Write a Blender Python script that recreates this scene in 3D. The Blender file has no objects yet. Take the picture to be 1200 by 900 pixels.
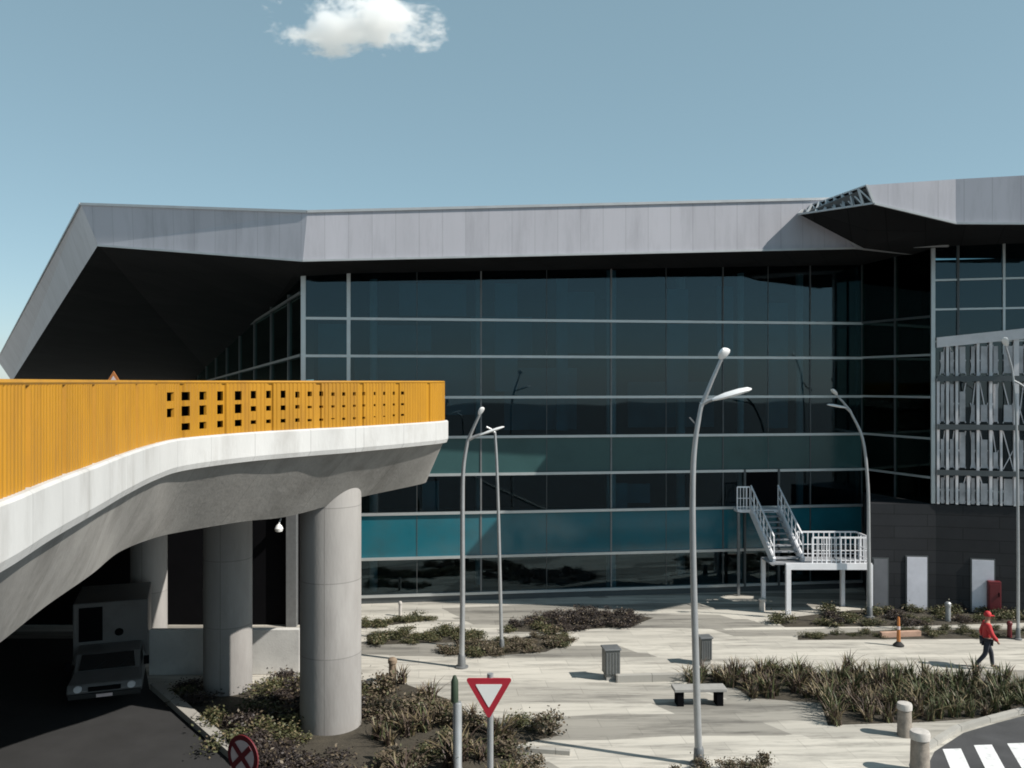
import bpy, bmesh, math, random
from mathutils import Vector, Matrix
random.seed(11)
R = math.radians
sc = bpy.context.scene
COL = sc.collection
CAMZ = 8.5
F = 1039.0

def P(px, py, Y):
    "world point seen at photo pixel (1200x900) at depth Y"
    return Vector(((px-600)/F*Y, Y, CAMZ-(py-450)/F*Y))

def G(px, py):
    "ground point seen at photo pixel"
    Y = CAMZ*F/(py-450)
    return Vector(((px-600)/F*Y, Y, 0))

# ------------------------------------------------------------------ mesh builder
class MB:
    def __init__(s): s.v = []; s.f = []; s.mi = []; s.cur = 0
    def add(s, vs, fs):
        n = len(s.v); s.v += [tuple(v) for v in vs]
        for f in fs: s.f.append(tuple(i+n for i in f)); s.mi.append(s.cur)
    def box(s, x0, x1, y0, y1, z0, z1):
        s.add([(x0,y0,z0),(x1,y0,z0),(x1,y1,z0),(x0,y1,z0),(x0,y0,z1),(x1,y0,z1),(x1,y1,z1),(x0,y1,z1)],
              [(0,3,2,1),(4,5,6,7),(0,1,5,4),(1,2,6,5),(2,3,7,6),(3,0,4,7)])
    def bar(s, a, b, w, h, up=(0,0,1)):
        "rectangular bar from a to b; w sideways, h along up"
        a = Vector(a); b = Vector(b); d = (b-a).normalized(); up = Vector(up)
        if abs(d.dot(up)) > .98: up = Vector((0,1,0))
        sd = d.cross(up).normalized()*w/2; u = sd.cross(d).normalized()*h/2
        vs = [p+i*sd+j*u for p in (a,b) for i,j in ((-1,-1),(1,-1),(1,1),(-1,1))]
        s.add(vs, [(0,1,2,3),(7,6,5,4),(0,4,5,1),(1,5,6,2),(2,6,7,3),(3,7,4,0)])
    def tube(s, pts, rad, n=10, caps=True):
        pts = [Vector(p) for p in pts]
        if not isinstance(rad, (list, tuple)): rad = [rad]*len(pts)
        rings = []; prev = None
        for i, p in enumerate(pts):
            t = (pts[min(i+1,len(pts)-1)]-pts[max(i-1,0)]).normalized()
            if prev is None:
                ref = Vector((0,0,1)) if abs(t.z) < .9 else Vector((1,0,0))
                a = t.cross(ref).normalized()
            else:
                a = (prev - t*prev.dot(t)).normalized()
            prev = a; b = t.cross(a)
            rings.append([p+(a*math.cos(2*math.pi*k/n)+b*math.sin(2*math.pi*k/n))*rad[i] for k in range(n)])
        vs = [v for r in rings for v in r]; fs = []
        for i in range(len(pts)-1):
            for k in range(n):
                k2 = (k+1) % n
                fs.append((i*n+k, i*n+k2, (i+1)*n+k2, (i+1)*n+k))
        if caps:
            fs.append(tuple(range(n-1,-1,-1))); fs.append(tuple((len(pts)-1)*n+k for k in range(n)))
        s.add(vs, fs)
    def lathe(s, prof, c=(0,0,0), n=24):
        c = Vector(c); s.tube([c+Vector((0,0,z)) for r,z in prof], [max(r,.0005) for r,z in prof], n)
    def poly(s, pts): s.add(pts, [tuple(range(len(pts)))])
    def prism(s, pts, z0, z1):
        "vertical prism over a counter-clockwise plan polygon"
        n = len(pts)
        s.add([(p[0],p[1],z0) for p in pts]+[(p[0],p[1],z1) for p in pts],
              [tuple(range(n-1,-1,-1)), tuple(range(n,2*n))]+[(i,(i+1)%n,n+(i+1)%n,n+i) for i in range(n)])
    def plate(s, pts, off):
        "thin solid from a polygon pushed along the vector off"
        n = len(pts); off = Vector(off); pts = [Vector(p) for p in pts]
        s.add(pts+[p+off for p in pts], [tuple(range(n-1,-1,-1)), tuple(range(n,2*n))]+[(i,(i+1)%n,n+(i+1)%n,n+i) for i in range(n)])
    def build(s, name, mats, parent=None, smooth=False, bevel=0, fix=True, loc=None):
        me = bpy.data.meshes.new(name); me.from_pydata(s.v, [], s.f)
        for m in (mats if isinstance(mats, (list,tuple)) else [mats]): me.materials.append(m)
        for p, i in zip(me.polygons, s.mi): p.material_index = i
        if fix:
            bm = bmesh.new(); bm.from_mesh(me)
            bmesh.ops.recalc_face_normals(bm, faces=bm.faces)
            bm.to_mesh(me); bm.free()
        if smooth:
            for p in me.polygons: p.use_smooth = True
            me.set_sharp_from_angle(angle=R(40))
        o = bpy.data.objects.new(name, me); COL.objects.link(o)
        if bevel:
            b = o.modifiers.new('Bevel','BEVEL'); b.width = bevel; b.segments = 2; b.limit_method = 'ANGLE'
        if parent: o.parent = parent
        if loc is not None: o.location = loc
        return o

def tag(o, label=None, cat=None, group=None, kind=None):
    if label: o['label'] = label
    if cat: o['category'] = cat
    if group: o['group'] = group
    if kind: o['kind'] = kind
    return o

def empty(name, loc=(0,0,0), rz=0, label=None, cat=None, group=None):
    o = bpy.data.objects.new(name, None); COL.objects.link(o)
    o.location = loc; o.rotation_euler = (0,0,rz); o.empty_display_size = .3
    return tag(o, label, cat, group)

KIDS = {}
def copy_tree(o, parent=None):
    c = o.copy(); COL.objects.link(c); c.parent = parent
    for ch in list(o.children): copy_tree(ch, c)
    return c

# ------------------------------------------------------------------ materials
def mat(name, col, rough=.7, metal=0, spec=.5, var=0, vscale=2, bump=0, bscale=20, stretch=(1,1,1), dark=None, dscale=.4, damt=.5, coord='Object'):
    m = bpy.data.materials.new(name); m.use_nodes = True
    nt = m.node_tree; N = nt.nodes; L = nt.links
    b = N['Principled BSDF']
    b.inputs['Base Color'].default_value = (*col,1); b.inputs['Roughness'].default_value = rough
    b.inputs['Metallic'].default_value = metal; b.inputs['Specular IOR Level'].default_value = spec
    tc = N.new('ShaderNodeTexCoord'); mp = N.new('ShaderNodeMapping'); mp.inputs['Scale'].default_value = stretch
    L.new(tc.outputs[coord], mp.inputs['Vector'])
    last = None
    if var:
        n = N.new('ShaderNodeTexNoise'); n.inputs['Scale'].default_value = vscale; n.inputs['Detail'].default_value = 6; n.inputs['Roughness'].default_value = .65
        L.new(mp.outputs[0], n.inputs['Vector'])
        r = N.new('ShaderNodeMapRange'); r.inputs['From Min'].default_value = .3; r.inputs['From Max'].default_value = .7
        r.inputs['To Min'].default_value = 1-var; r.inputs['To Max'].default_value = 1+var
        L.new(n.outputs['Fac'], r.inputs['Value'])
        mul = N.new('ShaderNodeMix'); mul.data_type = 'RGBA'; mul.blend_type = 'MULTIPLY'; mul.inputs['Factor'].default_value = 1
        mul.inputs['A'].default_value = (*col,1)
        L.new(r.outputs[0], mul.inputs['B']); last = mul.outputs['Result']
    if dark:
        n = N.new('ShaderNodeTexNoise'); n.inputs['Scale'].default_value = dscale; n.inputs['Detail'].default_value = 8; n.inputs['Roughness'].default_value = .7
        L.new(mp.outputs[0], n.inputs['Vector'])
        r = N.new('ShaderNodeMapRange'); r.inputs['From Min'].default_value = .48; r.inputs['From Max'].default_value = .68
        r.inputs['To Min'].default_value = 0; r.inputs['To Max'].default_value = damt
        L.new(n.outputs['Fac'], r.inputs['Value'])
        mx = N.new('ShaderNodeMix'); mx.data_type = 'RGBA'
        L.new(r.outputs[0], mx.inputs['Factor']); mx.inputs['B'].default_value = (*dark,1)
        if last: L.new(last, mx.inputs['A'])
        else: mx.inputs['A'].default_value = (*col,1)
        last = mx.outputs['Result']
    if last: L.new(last, b.inputs['Base Color'])
    if bump:
        n = N.new('ShaderNodeTexNoise'); n.inputs['Scale'].default_value = bscale; n.inputs['Detail'].default_value = 5
        L.new(mp.outputs[0], n.inputs['Vector'])
        bp = N.new('ShaderNodeBump'); bp.inputs['Strength'].default_value = bump; bp.inputs['Distance'].default_value = .02
        L.new(n.outputs['Fac'], bp.inputs['Height']); L.new(bp.outputs[0], b.inputs['Normal'])
    m['last'] = 1
    return m

def base_socket(m):
    b = m.node_tree.nodes['Principled BSDF']
    return b, (b.inputs['Base Color'].links[0].from_socket if b.inputs['Base Color'].links else None)

def add_pattern(m, kind, amount=.75, **kw):
    "multiply the base colour by seams (kind: 'brick' or 'wave')"
    nt = m.node_tree; N = nt.nodes; L = nt.links; b, s = base_socket(m)
    tc = N.new('ShaderNodeTexCoord'); mp = N.new('ShaderNodeMapping')
    L.new(tc.outputs['Object'], mp.inputs['Vector'])
    mp.inputs['Rotation'].default_value = kw.get('rot', (0,0,0)); mp.inputs['Scale'].default_value = kw.get('sc', (1,1,1))
    t = N.new('ShaderNodeTexBrick')
    t.inputs['Scale'].default_value = kw.get('scale', 1)
    t.inputs['Mortar Size'].default_value = kw.get('mortar', .01); t.inputs['Mortar Smooth'].default_value = .3
    t.inputs['Brick Width'].default_value = kw.get('bw', 1); t.inputs['Row Height'].default_value = kw.get('rh', 1)
    t.offset = kw.get('offset', 0); t.squash = 1
    v = kw.get('vary', .1)
    t.inputs['Color1'].default_value = (1-v,1-v,1-v,1); t.inputs['Color2'].default_value = (1+v,1+v,1+v,1)
    t.inputs['Mortar'].default_value = (amount,amount,amount,1)
    L.new(mp.outputs[0], t.inputs['Vector'])
    mul = N.new('ShaderNodeMix'); mul.data_type = 'RGBA'; mul.blend_type = 'MULTIPLY'; mul.inputs['Factor'].default_value = 1
    if s: L.new(s, mul.inputs['A'])
    else: mul.inputs['A'].default_value = b.inputs['Base Color'].default_value
    L.new(t.outputs['Color'], mul.inputs['B']); L.new(mul.outputs['Result'], b.inputs['Base Color'])
    return m

def glass(name, tint, refl=(.8,.9,.95), extra=.0, rough=.02):
    "thin tinted architectural glass: see-through tint plus Fresnel mirror"
    m = bpy.data.materials.new(name); m.use_nodes = True
    nt = m.node_tree; N = nt.nodes; L = nt.links; N.remove(N['Principled BSDF'])
    out = N['Material Output']
    tr = N.new('ShaderNodeBsdfTransparent'); tr.inputs['Color'].default_value = (*tint,1)
    gl = N.new('ShaderNodeBsdfGlossy'); gl.inputs['Color'].default_value = (*refl,1); gl.inputs['Roughness'].default_value = rough
    fr = N.new('ShaderNodeFresnel'); fr.inputs['IOR'].default_value = 1.45
    tc = N.new('ShaderNodeTexCoord'); n = N.new('ShaderNodeTexNoise'); n.inputs['Scale'].default_value = .35; n.inputs['Detail'].default_value = 1
    L.new(tc.outputs['Object'], n.inputs['Vector'])
    bp = N.new('ShaderNodeBump'); bp.inputs['Strength'].default_value = .06; bp.inputs['Distance'].default_value = .1
    L.new(n.outputs['Fac'], bp.inputs['Height']); L.new(bp.outputs[0], gl.inputs['Normal'])
    ad = N.new('ShaderNodeMath'); ad.operation = 'ADD'; ad.inputs[1].default_value = extra; ad.use_clamp = True
    L.new(fr.outputs[0], ad.inputs[0])
    mx = N.new('ShaderNodeMixShader')
    L.new(ad.outputs[0], mx.inputs[0]); L.new(tr.outputs[0], mx.inputs[1]); L.new(gl.outputs[0], mx.inputs[2])
    L.new(mx.outputs[0], out.inputs['Surface'])
    return m

M = {}
M['white_beam'] = mat('white_precast', (.52,.52,.515), .8, var=.07, vscale=1.5, dark=(.33,.32,.305), dscale=1.1, damt=.6, stretch=(1,1,.35), bump=.2)
M['concrete'] = mat('grey_concrete', (.30,.288,.272), .85, var=.14, vscale=1.2, dark=(.16,.152,.14), dscale=.7, damt=.7, stretch=(1,1,.6), bump=.35, bscale=14)
M['column'] = mat('column_concrete', (.33,.316,.305), .8, var=.08, vscale=1.6, dark=(.21,.195,.185), dscale=.6, damt=.6, stretch=(1,1,.25), bump=.2)
add_pattern(M['column'], 'brick', .72, scale=1, bw=60, rh=1.83, mortar=.014, vary=.05, rot=(R(90),0,0))
add_pattern(M['concrete'], 'brick', .78, scale=1, bw=60, rh=2.1, mortar=.014, vary=.06, rot=(0,0,R(14)))
M['yellow'] = mat('yellow_panel', (.40,.192,.012), .5, var=.12, vscale=.7, dark=(.26,.122,.02), dscale=1.8, damt=.5, stretch=(1,1,.3), spec=.4)
M['fascia'] = add_pattern(mat('fascia_metal', (.43,.425,.465), .55, metal=.1, var=.08, vscale=.25, dark=(.30,.295,.325), dscale=1.6, damt=.55, stretch=(1,1,.14)), 'brick', .82, scale=1, bw=.82, rh=40, mortar=.016, vary=.035, rot=(R(90),0,0))
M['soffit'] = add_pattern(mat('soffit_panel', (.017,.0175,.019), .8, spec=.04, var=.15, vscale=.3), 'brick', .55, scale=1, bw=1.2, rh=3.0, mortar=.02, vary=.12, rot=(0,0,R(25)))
M['roof_top'] = mat('roof_sheet', (.4,.4,.42), .5, metal=.4, var=.08)
M['lattice'] = mat('pale_trim', (.45,.46,.47), .5, metal=.5, var=.1)
M['transom'] = mat('aluminium', (.56,.58,.58), .38, metal=.65, var=.06)
M['darkframe'] = mat('dark_aluminium', (.10,.11,.115), .45, metal=.5, var=.1)
M['clad'] = add_pattern(mat('dark_cladding', (.022,.023,.026), .55, spec=.25, var=.18, vscale=.7, bump=.1), 'brick', .5, scale=1, bw=2.4, rh=.45, mortar=.018, vary=.14, rot=(R(90),0,0), offset=.5)
M['spandrel_lo'] = mat('teal_spandrel', (.014,.125,.165), .12, spec=.6, var=.25, vscale=.35, dark=(.03,.085,.10), dscale=.35, damt=.8)
M['spandrel_hi'] = mat('green_spandrel', (.038,.092,.094), .12, spec=.6, var=.25, vscale=.3, dark=(.02,.05,.056), dscale=.3, damt=.7)
M['glass'] = glass('tinted_glass', (.46,.60,.64), refl=(.70,.86,.94), extra=.014)
M['glass_green'] = glass('green_glass', (.2,.31,.28), refl=(.6,.85,.8), extra=.005)
M['glass_clear'] = glass('pale_glass', (.62,.68,.70), extra=.02)
M['int_slab'] = mat('interior_slab', (.13,.18,.2), .8, var=.1)
M['int_wall'] = mat('interior_wall', (.035,.06,.07), .8, var=.5, vscale=.25)
M['int_col'] = mat('interior_column', (.7,.72,.72), .7, var=.08)
M['int_tint'] = mat('interior_panel', (.08,.26,.32), .6, var=.25, vscale=.5)
M['screen'] = mat('pale_screen', (.66,.65,.67), .7, var=.16, vscale=.9)  # pale solids that imitate a reflection in the wing glass
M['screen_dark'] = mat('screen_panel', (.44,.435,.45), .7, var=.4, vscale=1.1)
M['steel_white'] = mat('white_steel', (.80,.80,.83), .45, var=.06, dark=(.4,.39,.4), dscale=2, damt=.3)
M['tread'] = mat('stair_tread', (.3,.31,.33), .6, metal=.3, var=.15)
M['door_white'] = mat('door_paint', (.62,.62,.68), .5, var=.07, dark=(.4,.4,.43), dscale=1.5, damt=.4)
M['door_grey'] = mat('door_grey', (.14,.145,.16), .5, var=.1)
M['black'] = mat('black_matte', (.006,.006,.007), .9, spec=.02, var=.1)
M['galv'] = mat('galvanised', (.42,.43,.44), .45, metal=.55, var=.1, vscale=6, dark=(.25,.25,.25), dscale=3, damt=.4)
M['galv_dark'] = mat('weathered_steel', (.19,.195,.2), .5, metal=.4, var=.12, vscale=6)
M['lamp_white'] = mat('lamp_housing', (.8,.8,.8), .4, var=.04)
M['lens'] = mat('lamp_lens', (.6,.62,.62), .15, var=.02)
M['red'] = mat('sign_red', (.42,.022,.04), .45, var=.08, dark=(.26,.02,.03), dscale=3, damt=.4)
M['red_dull'] = mat('faded_red', (.12,.010,.015), .5, var=.12)
M['sign_white'] = mat('sign_white', (.82,.82,.8), .45, var=.03)
M['sign_pale'] = mat('dirty_sign_white', (.6,.5,.5), .5, var=.1)
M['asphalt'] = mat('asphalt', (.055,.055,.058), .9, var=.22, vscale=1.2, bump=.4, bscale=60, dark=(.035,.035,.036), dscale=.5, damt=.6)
M['asphalt_dark'] = mat('asphalt_worn', (.024,.024,.025), .9, var=.22, vscale=1.0, bump=.4, bscale=60)  # darker copy of the asphalt, carries the deck's shade in its colour
M['paint'] = mat('road_paint', (.74,.74,.74), .7, var=.08, vscale=5, dark=(.35,.35,.36), dscale=4, damt=.5)
M['kerb'] = add_pattern(mat('kerb_stone', (.36,.345,.315), .85, var=.12, vscale=3, dark=(.22,.21,.2), dscale=1.5, damt=.5), 'brick', .55, scale=1, bw=1.0, rh=20, mortar=.015, vary=.08)
M['soil'] = mat('soil', (.05,.042,.03), .95, var=.35, vscale=3, bump=.8, bscale=20)
M['orange'] = mat('orange_plastic', (.42,.15,.04), .5, var=.08, dark=(.35,.12,.03), dscale=8, damt=.4)
M['wood'] = mat('weathered_wood', (.23,.17,.12), .8, var=.25, vscale=4, stretch=(1,1,.2), bump=.3)
M['bollard'] = mat('bollard_stone', (.27,.235,.20), .85, var=.2, vscale=7, dark=(.12,.1,.09), dscale=5, damt=.6, bump=.4)
M['bollard_top'] = mat('bollard_cap', (.48,.45,.42), .8, var=.15, vscale=8)
M['bin'] = mat('bin_metal', (.12,.125,.12), .5, metal=.3, var=.15, vscale=5)
M['bench'] = mat('bench_slab', (.31,.30,.285), .8, var=.12, vscale=5)
M['van_white'] = mat('van_paint', (.12,.12,.12), .4, var=.05, dark=(.07,.068,.065), dscale=1.5, damt=.5)  # white paint darkened to stand in for the shade under the deck
M['windscreen'] = mat('windscreen', (.012,.014,.016), .08, spec=.6, var=.05)
M['rubber'] = mat('rubber', (.02,.02,.02), .85, var=.1)
M['headlight'] = mat('headlight', (.55,.56,.58), .15, var=.05)
M['skin'] = mat('skin', (.35,.19,.13), .6, var=.08)
M['jacket'] = mat('red_jacket', (.50,.03,.035), .7, var=.18, vscale=9)
M['trousers'] = mat('dark_trousers', (.03,.032,.045), .8, var=.15)
M['shoe'] = mat('shoe', (.02,.018,.016), .6, var=.1)
M['lowwall'] = mat('pale_low_wall', (.55,.54,.52), .85, var=.14, vscale=2.4, dark=(.25,.245,.24), dscale=1.2, damt=.6, bump=.2)

def leafmat(name, c1, c2):
    m = bpy.data.materials.new(name); m.use_nodes = True
    nt = m.node_tree; N = nt.nodes; L = nt.links; b = N['Principled BSDF']
    b.inputs['Roughness'].default_value = .55; b.inputs['Specular IOR Level'].default_value = .35
    ge = N.new('ShaderNodeNewGeometry'); oi = N.new('ShaderNodeObjectInfo')
    ad = N.new('ShaderNodeMath'); ad.operation = 'MULTIPLY_ADD'; ad.inputs[1].default_value = .6; 
    L.new(ge.outputs['Random Per Island'], ad.inputs[0])
    m2 = N.new('ShaderNodeMath'); m2.operation = 'MULTIPLY'; m2.inputs[1].default_value = .4
    L.new(oi.outputs['Random'], m2.inputs[0]); L.new(m2.outputs[0], ad.inputs[2])
    mx = N.new('ShaderNodeMix'); mx.data_type = 'RGBA'
    mx.inputs['A'].default_value = (*c1,1); mx.inputs['B'].default_value = (*c2,1)
    L.new(ad.outputs[0], mx.inputs['Factor']); L.new(mx.outputs['Result'], b.inputs['Base Color'])
    return m
M['flax_green'] = leafmat('flax_green', (.038,.05,.02), (.105,.115,.05))
M['flax_bronze'] = leafmat('flax_bronze', (.042,.028,.025), (.115,.08,.06))
M['flax_dry'] = leafmat('flax_dry', (.12,.095,.055), (.24,.19,.11))
M['shrub_green'] = leafmat('shrub_green', (.038,.044,.018), (.10,.10,.045))
M['shrub_brown'] = leafmat('shrub_brown', (.07,.055,.038), (.18,.14,.095))
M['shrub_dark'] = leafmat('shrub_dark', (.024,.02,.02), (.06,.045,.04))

# pavement: pale concrete slabs, darker paver bands, wear
def pavement():
    m = mat('pavement', (.49,.462,.41), .88, var=.16, vscale=.5, dark=(.235,.222,.20), dscale=1.0, damt=.95, stretch=(.16,1.4,1), bump=.15, bscale=30)
    add_pattern(m, 'brick', .78, scale=1, bw=1.8, rh=.6, mortar=.012, vary=.07, offset=.5, rot=(0,0,R(-6)))
    # irregular darker paver bands lying along the building
    nt = m.node_tree; N = nt.nodes; L = nt.links; b, s = base_socket(m)
    tc = N.new('ShaderNodeTexCoord'); mp = N.new('ShaderNodeMapping'); mp.inputs['Scale'].default_value = (.10,.75,1); mp.inputs['Rotation'].default_value = (0,0,R(-5))
    L.new(tc.outputs['Object'], mp.inputs['Vector'])
    v = N.new('ShaderNodeTexVoronoi'); v.distance = 'CHEBYCHEV'; v.inputs['Scale'].default_value = 1.0; v.inputs['Randomness'].default_value = .8
    L.new(mp.outputs[0], v.inputs['Vector'])
    sep = N.new('ShaderNodeSeparateColor'); L.new(v.outputs['Color'], sep.inputs[0])
    r = N.new('ShaderNodeMapRange'); r.inputs['From Min'].default_value = .55; r.inputs['From Max'].default_value = .66
    r.inputs['To Min'].default_value = 1; r.inputs['To Max'].default_value = .55
    L.new(sep.outputs[0], r.inputs['Value'])
    mul = N.new('ShaderNodeMix'); mul.data_type = 'RGBA'; mul.blend_type = 'MULTIPLY'; mul.inputs['Factor'].default_value = 1
    L.new(s, mul.inputs['A']); L.new(r.outputs[0], mul.inputs['B'])
    # worn, broken dirt streaks along the slab courses
    mp2 = N.new('ShaderNodeMapping'); mp2.inputs['Scale'].default_value = (.35,2.6,1); mp2.inputs['Rotation'].default_value = (0,0,R(-6)); L.new(tc.outputs['Object'], mp2.inputs['Vector'])
    n2 = N.new('ShaderNodeTexNoise'); n2.inputs['Scale'].default_value = 1.0; n2.inputs['Detail'].default_value = 9; n2.inputs['Roughness'].default_value = .72; L.new(mp2.outputs[0], n2.inputs['Vector'])
    r2 = N.new('ShaderNodeMapRange'); r2.inputs['From Min'].default_value = .50; r2.inputs['From Max'].default_value = .66; r2.inputs['To Min'].default_value = 1.04; r2.inputs['To Max'].default_value = .52; L.new(n2.outputs['Fac'], r2.inputs['Value'])
    mu2 = N.new('ShaderNodeMix'); mu2.data_type = 'RGBA'; mu2.blend_type = 'MULTIPLY'; mu2.inputs['Factor'].default_value = 1
    L.new(mul.outputs['Result'], mu2.inputs['A']); L.new(r2.outputs[0], mu2.inputs['B']); L.new(mu2.outputs['Result'], b.inputs['Base Color'])
    return m
M['pavement'] = pavement()

# ------------------------------------------------------------------ ground, roads
mb = MB(); mb.poly([(-1500,-300,0),(1500,-300,0),(1500,2500,0),(-1500,2500,0)])
tag(mb.build('ground', M['pavement'], fix=False), kind='structure')
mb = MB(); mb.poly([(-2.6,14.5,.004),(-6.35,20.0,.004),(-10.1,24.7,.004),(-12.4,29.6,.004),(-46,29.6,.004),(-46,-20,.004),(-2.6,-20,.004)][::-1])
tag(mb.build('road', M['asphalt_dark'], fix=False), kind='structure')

mb = MB(); mb.poly([(-700,-300,.002),(700,-300,.002),(700,13.5,.002),(-700,13.5,.002)])  # unseen dark sheet added below and behind the camera to cut bounced light
tag(mb.build('access_road', M['asphalt'], fix=False), kind='structure')
rb = [(8.6,16.0),(8.75,18.2),(9.16,19.6),(9.77,20.5),(11.0,21.6),(12.1,22.2),(13.3,22.8),(16,23.6),(22,24.6),(60,27)]
mb = MB(); mb.poly([(x,y,.004) for x,y in [(8.6,-20)]+rb+[(60,-20)]][::-1])
tag(mb.build('crossing_road', M['asphalt'], fix=False), kind='structure')
def strip(path, w, z0, z1, name, m, **k):
    mb = MB(); n = len(path); Lp = []; Rp = []
    for i in range(n):
        a = Vector(path[max(i-1,0)]); c = Vector(path[min(i+1,n-1)]); t = (c-a).normalized(); nr = Vector((-t.y,t.x))
        p = Vector(path[i]); Lp.append(p+nr*w/2); Rp.append(p-nr*w/2)
    for i in range(n-1):
        mb.prism([Rp[i],Rp[i+1],Lp[i+1],Lp[i]], z0, z1)
    return mb.build(name, m, **k)
tag(strip([(8.45,-10)]+[(x-.12,y+.12) for x,y in rb], .16, 0, .11, 'kerb', M['kerb']), kind='structure')
mb = MB()
d = Vector((.32,1,0)).normalized()
for i in range(10):
    x = 10.02+i*.84; y0 = 20.75+ (i*.10 if i else -.12)
    a = Vector((x,y0,.008)); b = a-d*3.2
    mb.poly([a, b, b+Vector((.44,0,0)), a+Vector((.44,.03,0))])
tag(mb.build('crosswalk_stripes', M['paint']), kind='structure')

# kerb rail at the shaded road under the viaduct
strip([(-2.4,14.6),(-6.2,20.05),(-9.95,24.75)], .30, 0, .17, 'kerb', M['kerb'])
tag(bpy.data.objects['kerb.001'], kind='structure')
# planter kerb lines in the plaza
def gl(pts): return [G(*p).xy for p in pts]
for pts, w, h in (([(722,799),(812,797)], .18, .2), ([(668,884),(585,878)], .15, .1)):
    tag(strip(gl(pts), w, 0, h, 'kerb', M['kerb']), kind='structure')

# ------------------------------------------------------------------ terminal hall
hall = empty('terminal_hall', (3,36,0), label='long dark glass terminal hall under a folded pale metal roof', cat='building')
bpy.context.view_layer.update()
def place(o, root):
    "parent an object built in world coordinates to a thing's Empty"
    o.parent = root; o.matrix_parent_inverse = root.matrix_basis.inverted(); return o

A0 = Vector((-8.0,34.0)); A1 = Vector((14.6,37.0))       # front glass line
fd = (A1-A0).normalized(); fn = Vector((fd.y,-fd.x))     # along / outward
S1 = Vector((-31.8,88.0))                                # far end of the side glass wall
W1 = Vector((15.85,33.4))                                # wing corner
W2 = Vector((27.0,30.6))
sd = (S1-A0).normalized()

def vpanel(mb, a, b, z0, z1, off=0, th=.03):
    "upright sheet between plan points a and b, pushed outwards by off"
    t = (b-a).normalized(); n = Vector((t.y,-t.x))
    p = [a+n*off, b+n*off]
    mb.plate([(p[0].x,p[0].y,z0),(p[1].x,p[1].y,z0),(p[1].x,p[1].y,z1),(p[0].x,p[0].y,z1)], (-n.x*th,-n.y*th,0))

ZL = [0.28, 1.72, 3.45, 4.95, 6.42, 7.98, 9.58, 11.02, 14.3]
flen = (A1-A0).length
bays = [0, .075, .30, .53, .735, .90, 1.0]
for r in range(len(ZL)-1):
    z0, z1 = ZL[r], ZL[r+1]
    for k in range(len(bays)-1):
        a = A0+fd*flen*bays[k]; b = A0+fd*flen*bays[k+1]
        # door opening behind the stair landing
        mb = MB()
        m = M['spandrel_lo'] if r == 1 else M['spandrel_hi'] if r == 3 else M['glass']
        vpanel(mb, a+fd*.02, b-fd*.02, z0+.02, z1-.02)
        nm = 'spandrel_panel' if r in (1,3) else 'glass_panel'
        place(mb.build(nm, m), hall)
for r, z in enumerate(ZL[:-1]):
    mb = MB(); vpanel(mb, A0-fd*.05, A1, z-.05, z+.05, off=.09, th=.115)
    place(mb.build('transom', M['transom']), hall)
mb = MB(); vpanel(mb, A0, A1, 0, .2, off=.02, th=.25); place(mb.build('base_plinth', M['darkframe']), hall)
for k, bk in enumerate(bays):
    a = A0+fd*flen*bk; mb = MB()
    w = .09 if k in (0,) else .07 if k == 1 else .03 if k in (2,3) else .022
    vpanel(mb, a-fd*w, a+fd*w, .2, 14.3, off=.03 if k > 1 else .075, th=.16)
    place(mb.build('mullion', M['transom'] if k < 2 else M['galv_dark'] if k in (2,3) else M['darkframe']), hall)
# thin intermediate joints of the glazing
for bk in (.19,.415,.63,.82):
    a = A0+fd*flen*bk; mb = MB(); vpanel(mb, a-fd*.011, a+fd*.011, .3, 14.3, off=.012, th=.05)
    place(mb.build('mullion', M['darkframe']), hall)
# side glazing under the big canopy
sn = 9
for k in range(sn):
    a = A0+(S1-A0)*(k/sn)**1.35; b = A0+(S1-A0)*((k+1)/sn)**1.35
    mb = MB(); t = (b-a).normalized(); n = Vector((t.y,-t.x))
    vpanel(mb, b, a, 0, 14.3 if k < 2 else 12.8 if k < 5 else 11.2)
    place(mb.build('glass_panel', M['glass_green']), hall)
    mb = MB(); vpanel(mb, b+sd*.06, b-sd*.06, 0, 12.2 if k < 5 else 10.6, off=.08, th=.2)
    place(mb.build('mullion', M['darkframe']), hall)
mb = MB()
for z in (9.6,12.0): mb.bar((A0.x-.1,A0.y,z), (S1.x,S1.y,z-1.2), .1, .1)
place(mb.build('side_rail', M['darkframe']), hall)
# interior: floors, back wall, columns, balustrade-height panels
inn = -fn
def ip(u, depth): return A0+fd*flen*u+inn*depth
for z0, z1 in ((1.9,2.3),(5.1,5.5)):
    mb = MB()
    q = [ip(.015,.35), ip(.985,.35), ip(.985,9.5), ip(.03,9.5)]
    mb.prism([(p.x,p.y) for p in q], z0, z1); place(mb.build('floor_slab', M['int_slab']), hall)
mb = MB()
q = [ip(.015,.35), ip(.985,.35), ip(.985,9.5), ip(.03,9.5)]; mb.prism([(p.x,p.y) for p in q], .02, .12)
place(mb.build('floor_slab', M['int_slab']), hall)
mb = MB(); a, b = ip(-.02,9.6), ip(1.5,9.6); vpanel(mb, a, b, 0, 14, th=.3); vpanel(mb, ip(1.005,.5), ip(1.005,9.5), 0, 14, th=.12); place(mb.build('interior_wall', M['int_wall']), hall)
for u, dp, w in ((.115,1.6,.16),(.305,2.2,.14),(.535,.45,.20),(.70,3.0,.2),(.80,1.8,.14),(.93,2.4,.16)):
    p = ip(u,dp); mb = MB(); mb.tube([(p.x,p.y,.1),(p.x,p.y,14)], w, 14)
    place(mb.build('interior_column', M['int_col'], smooth=True), hall)
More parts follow.
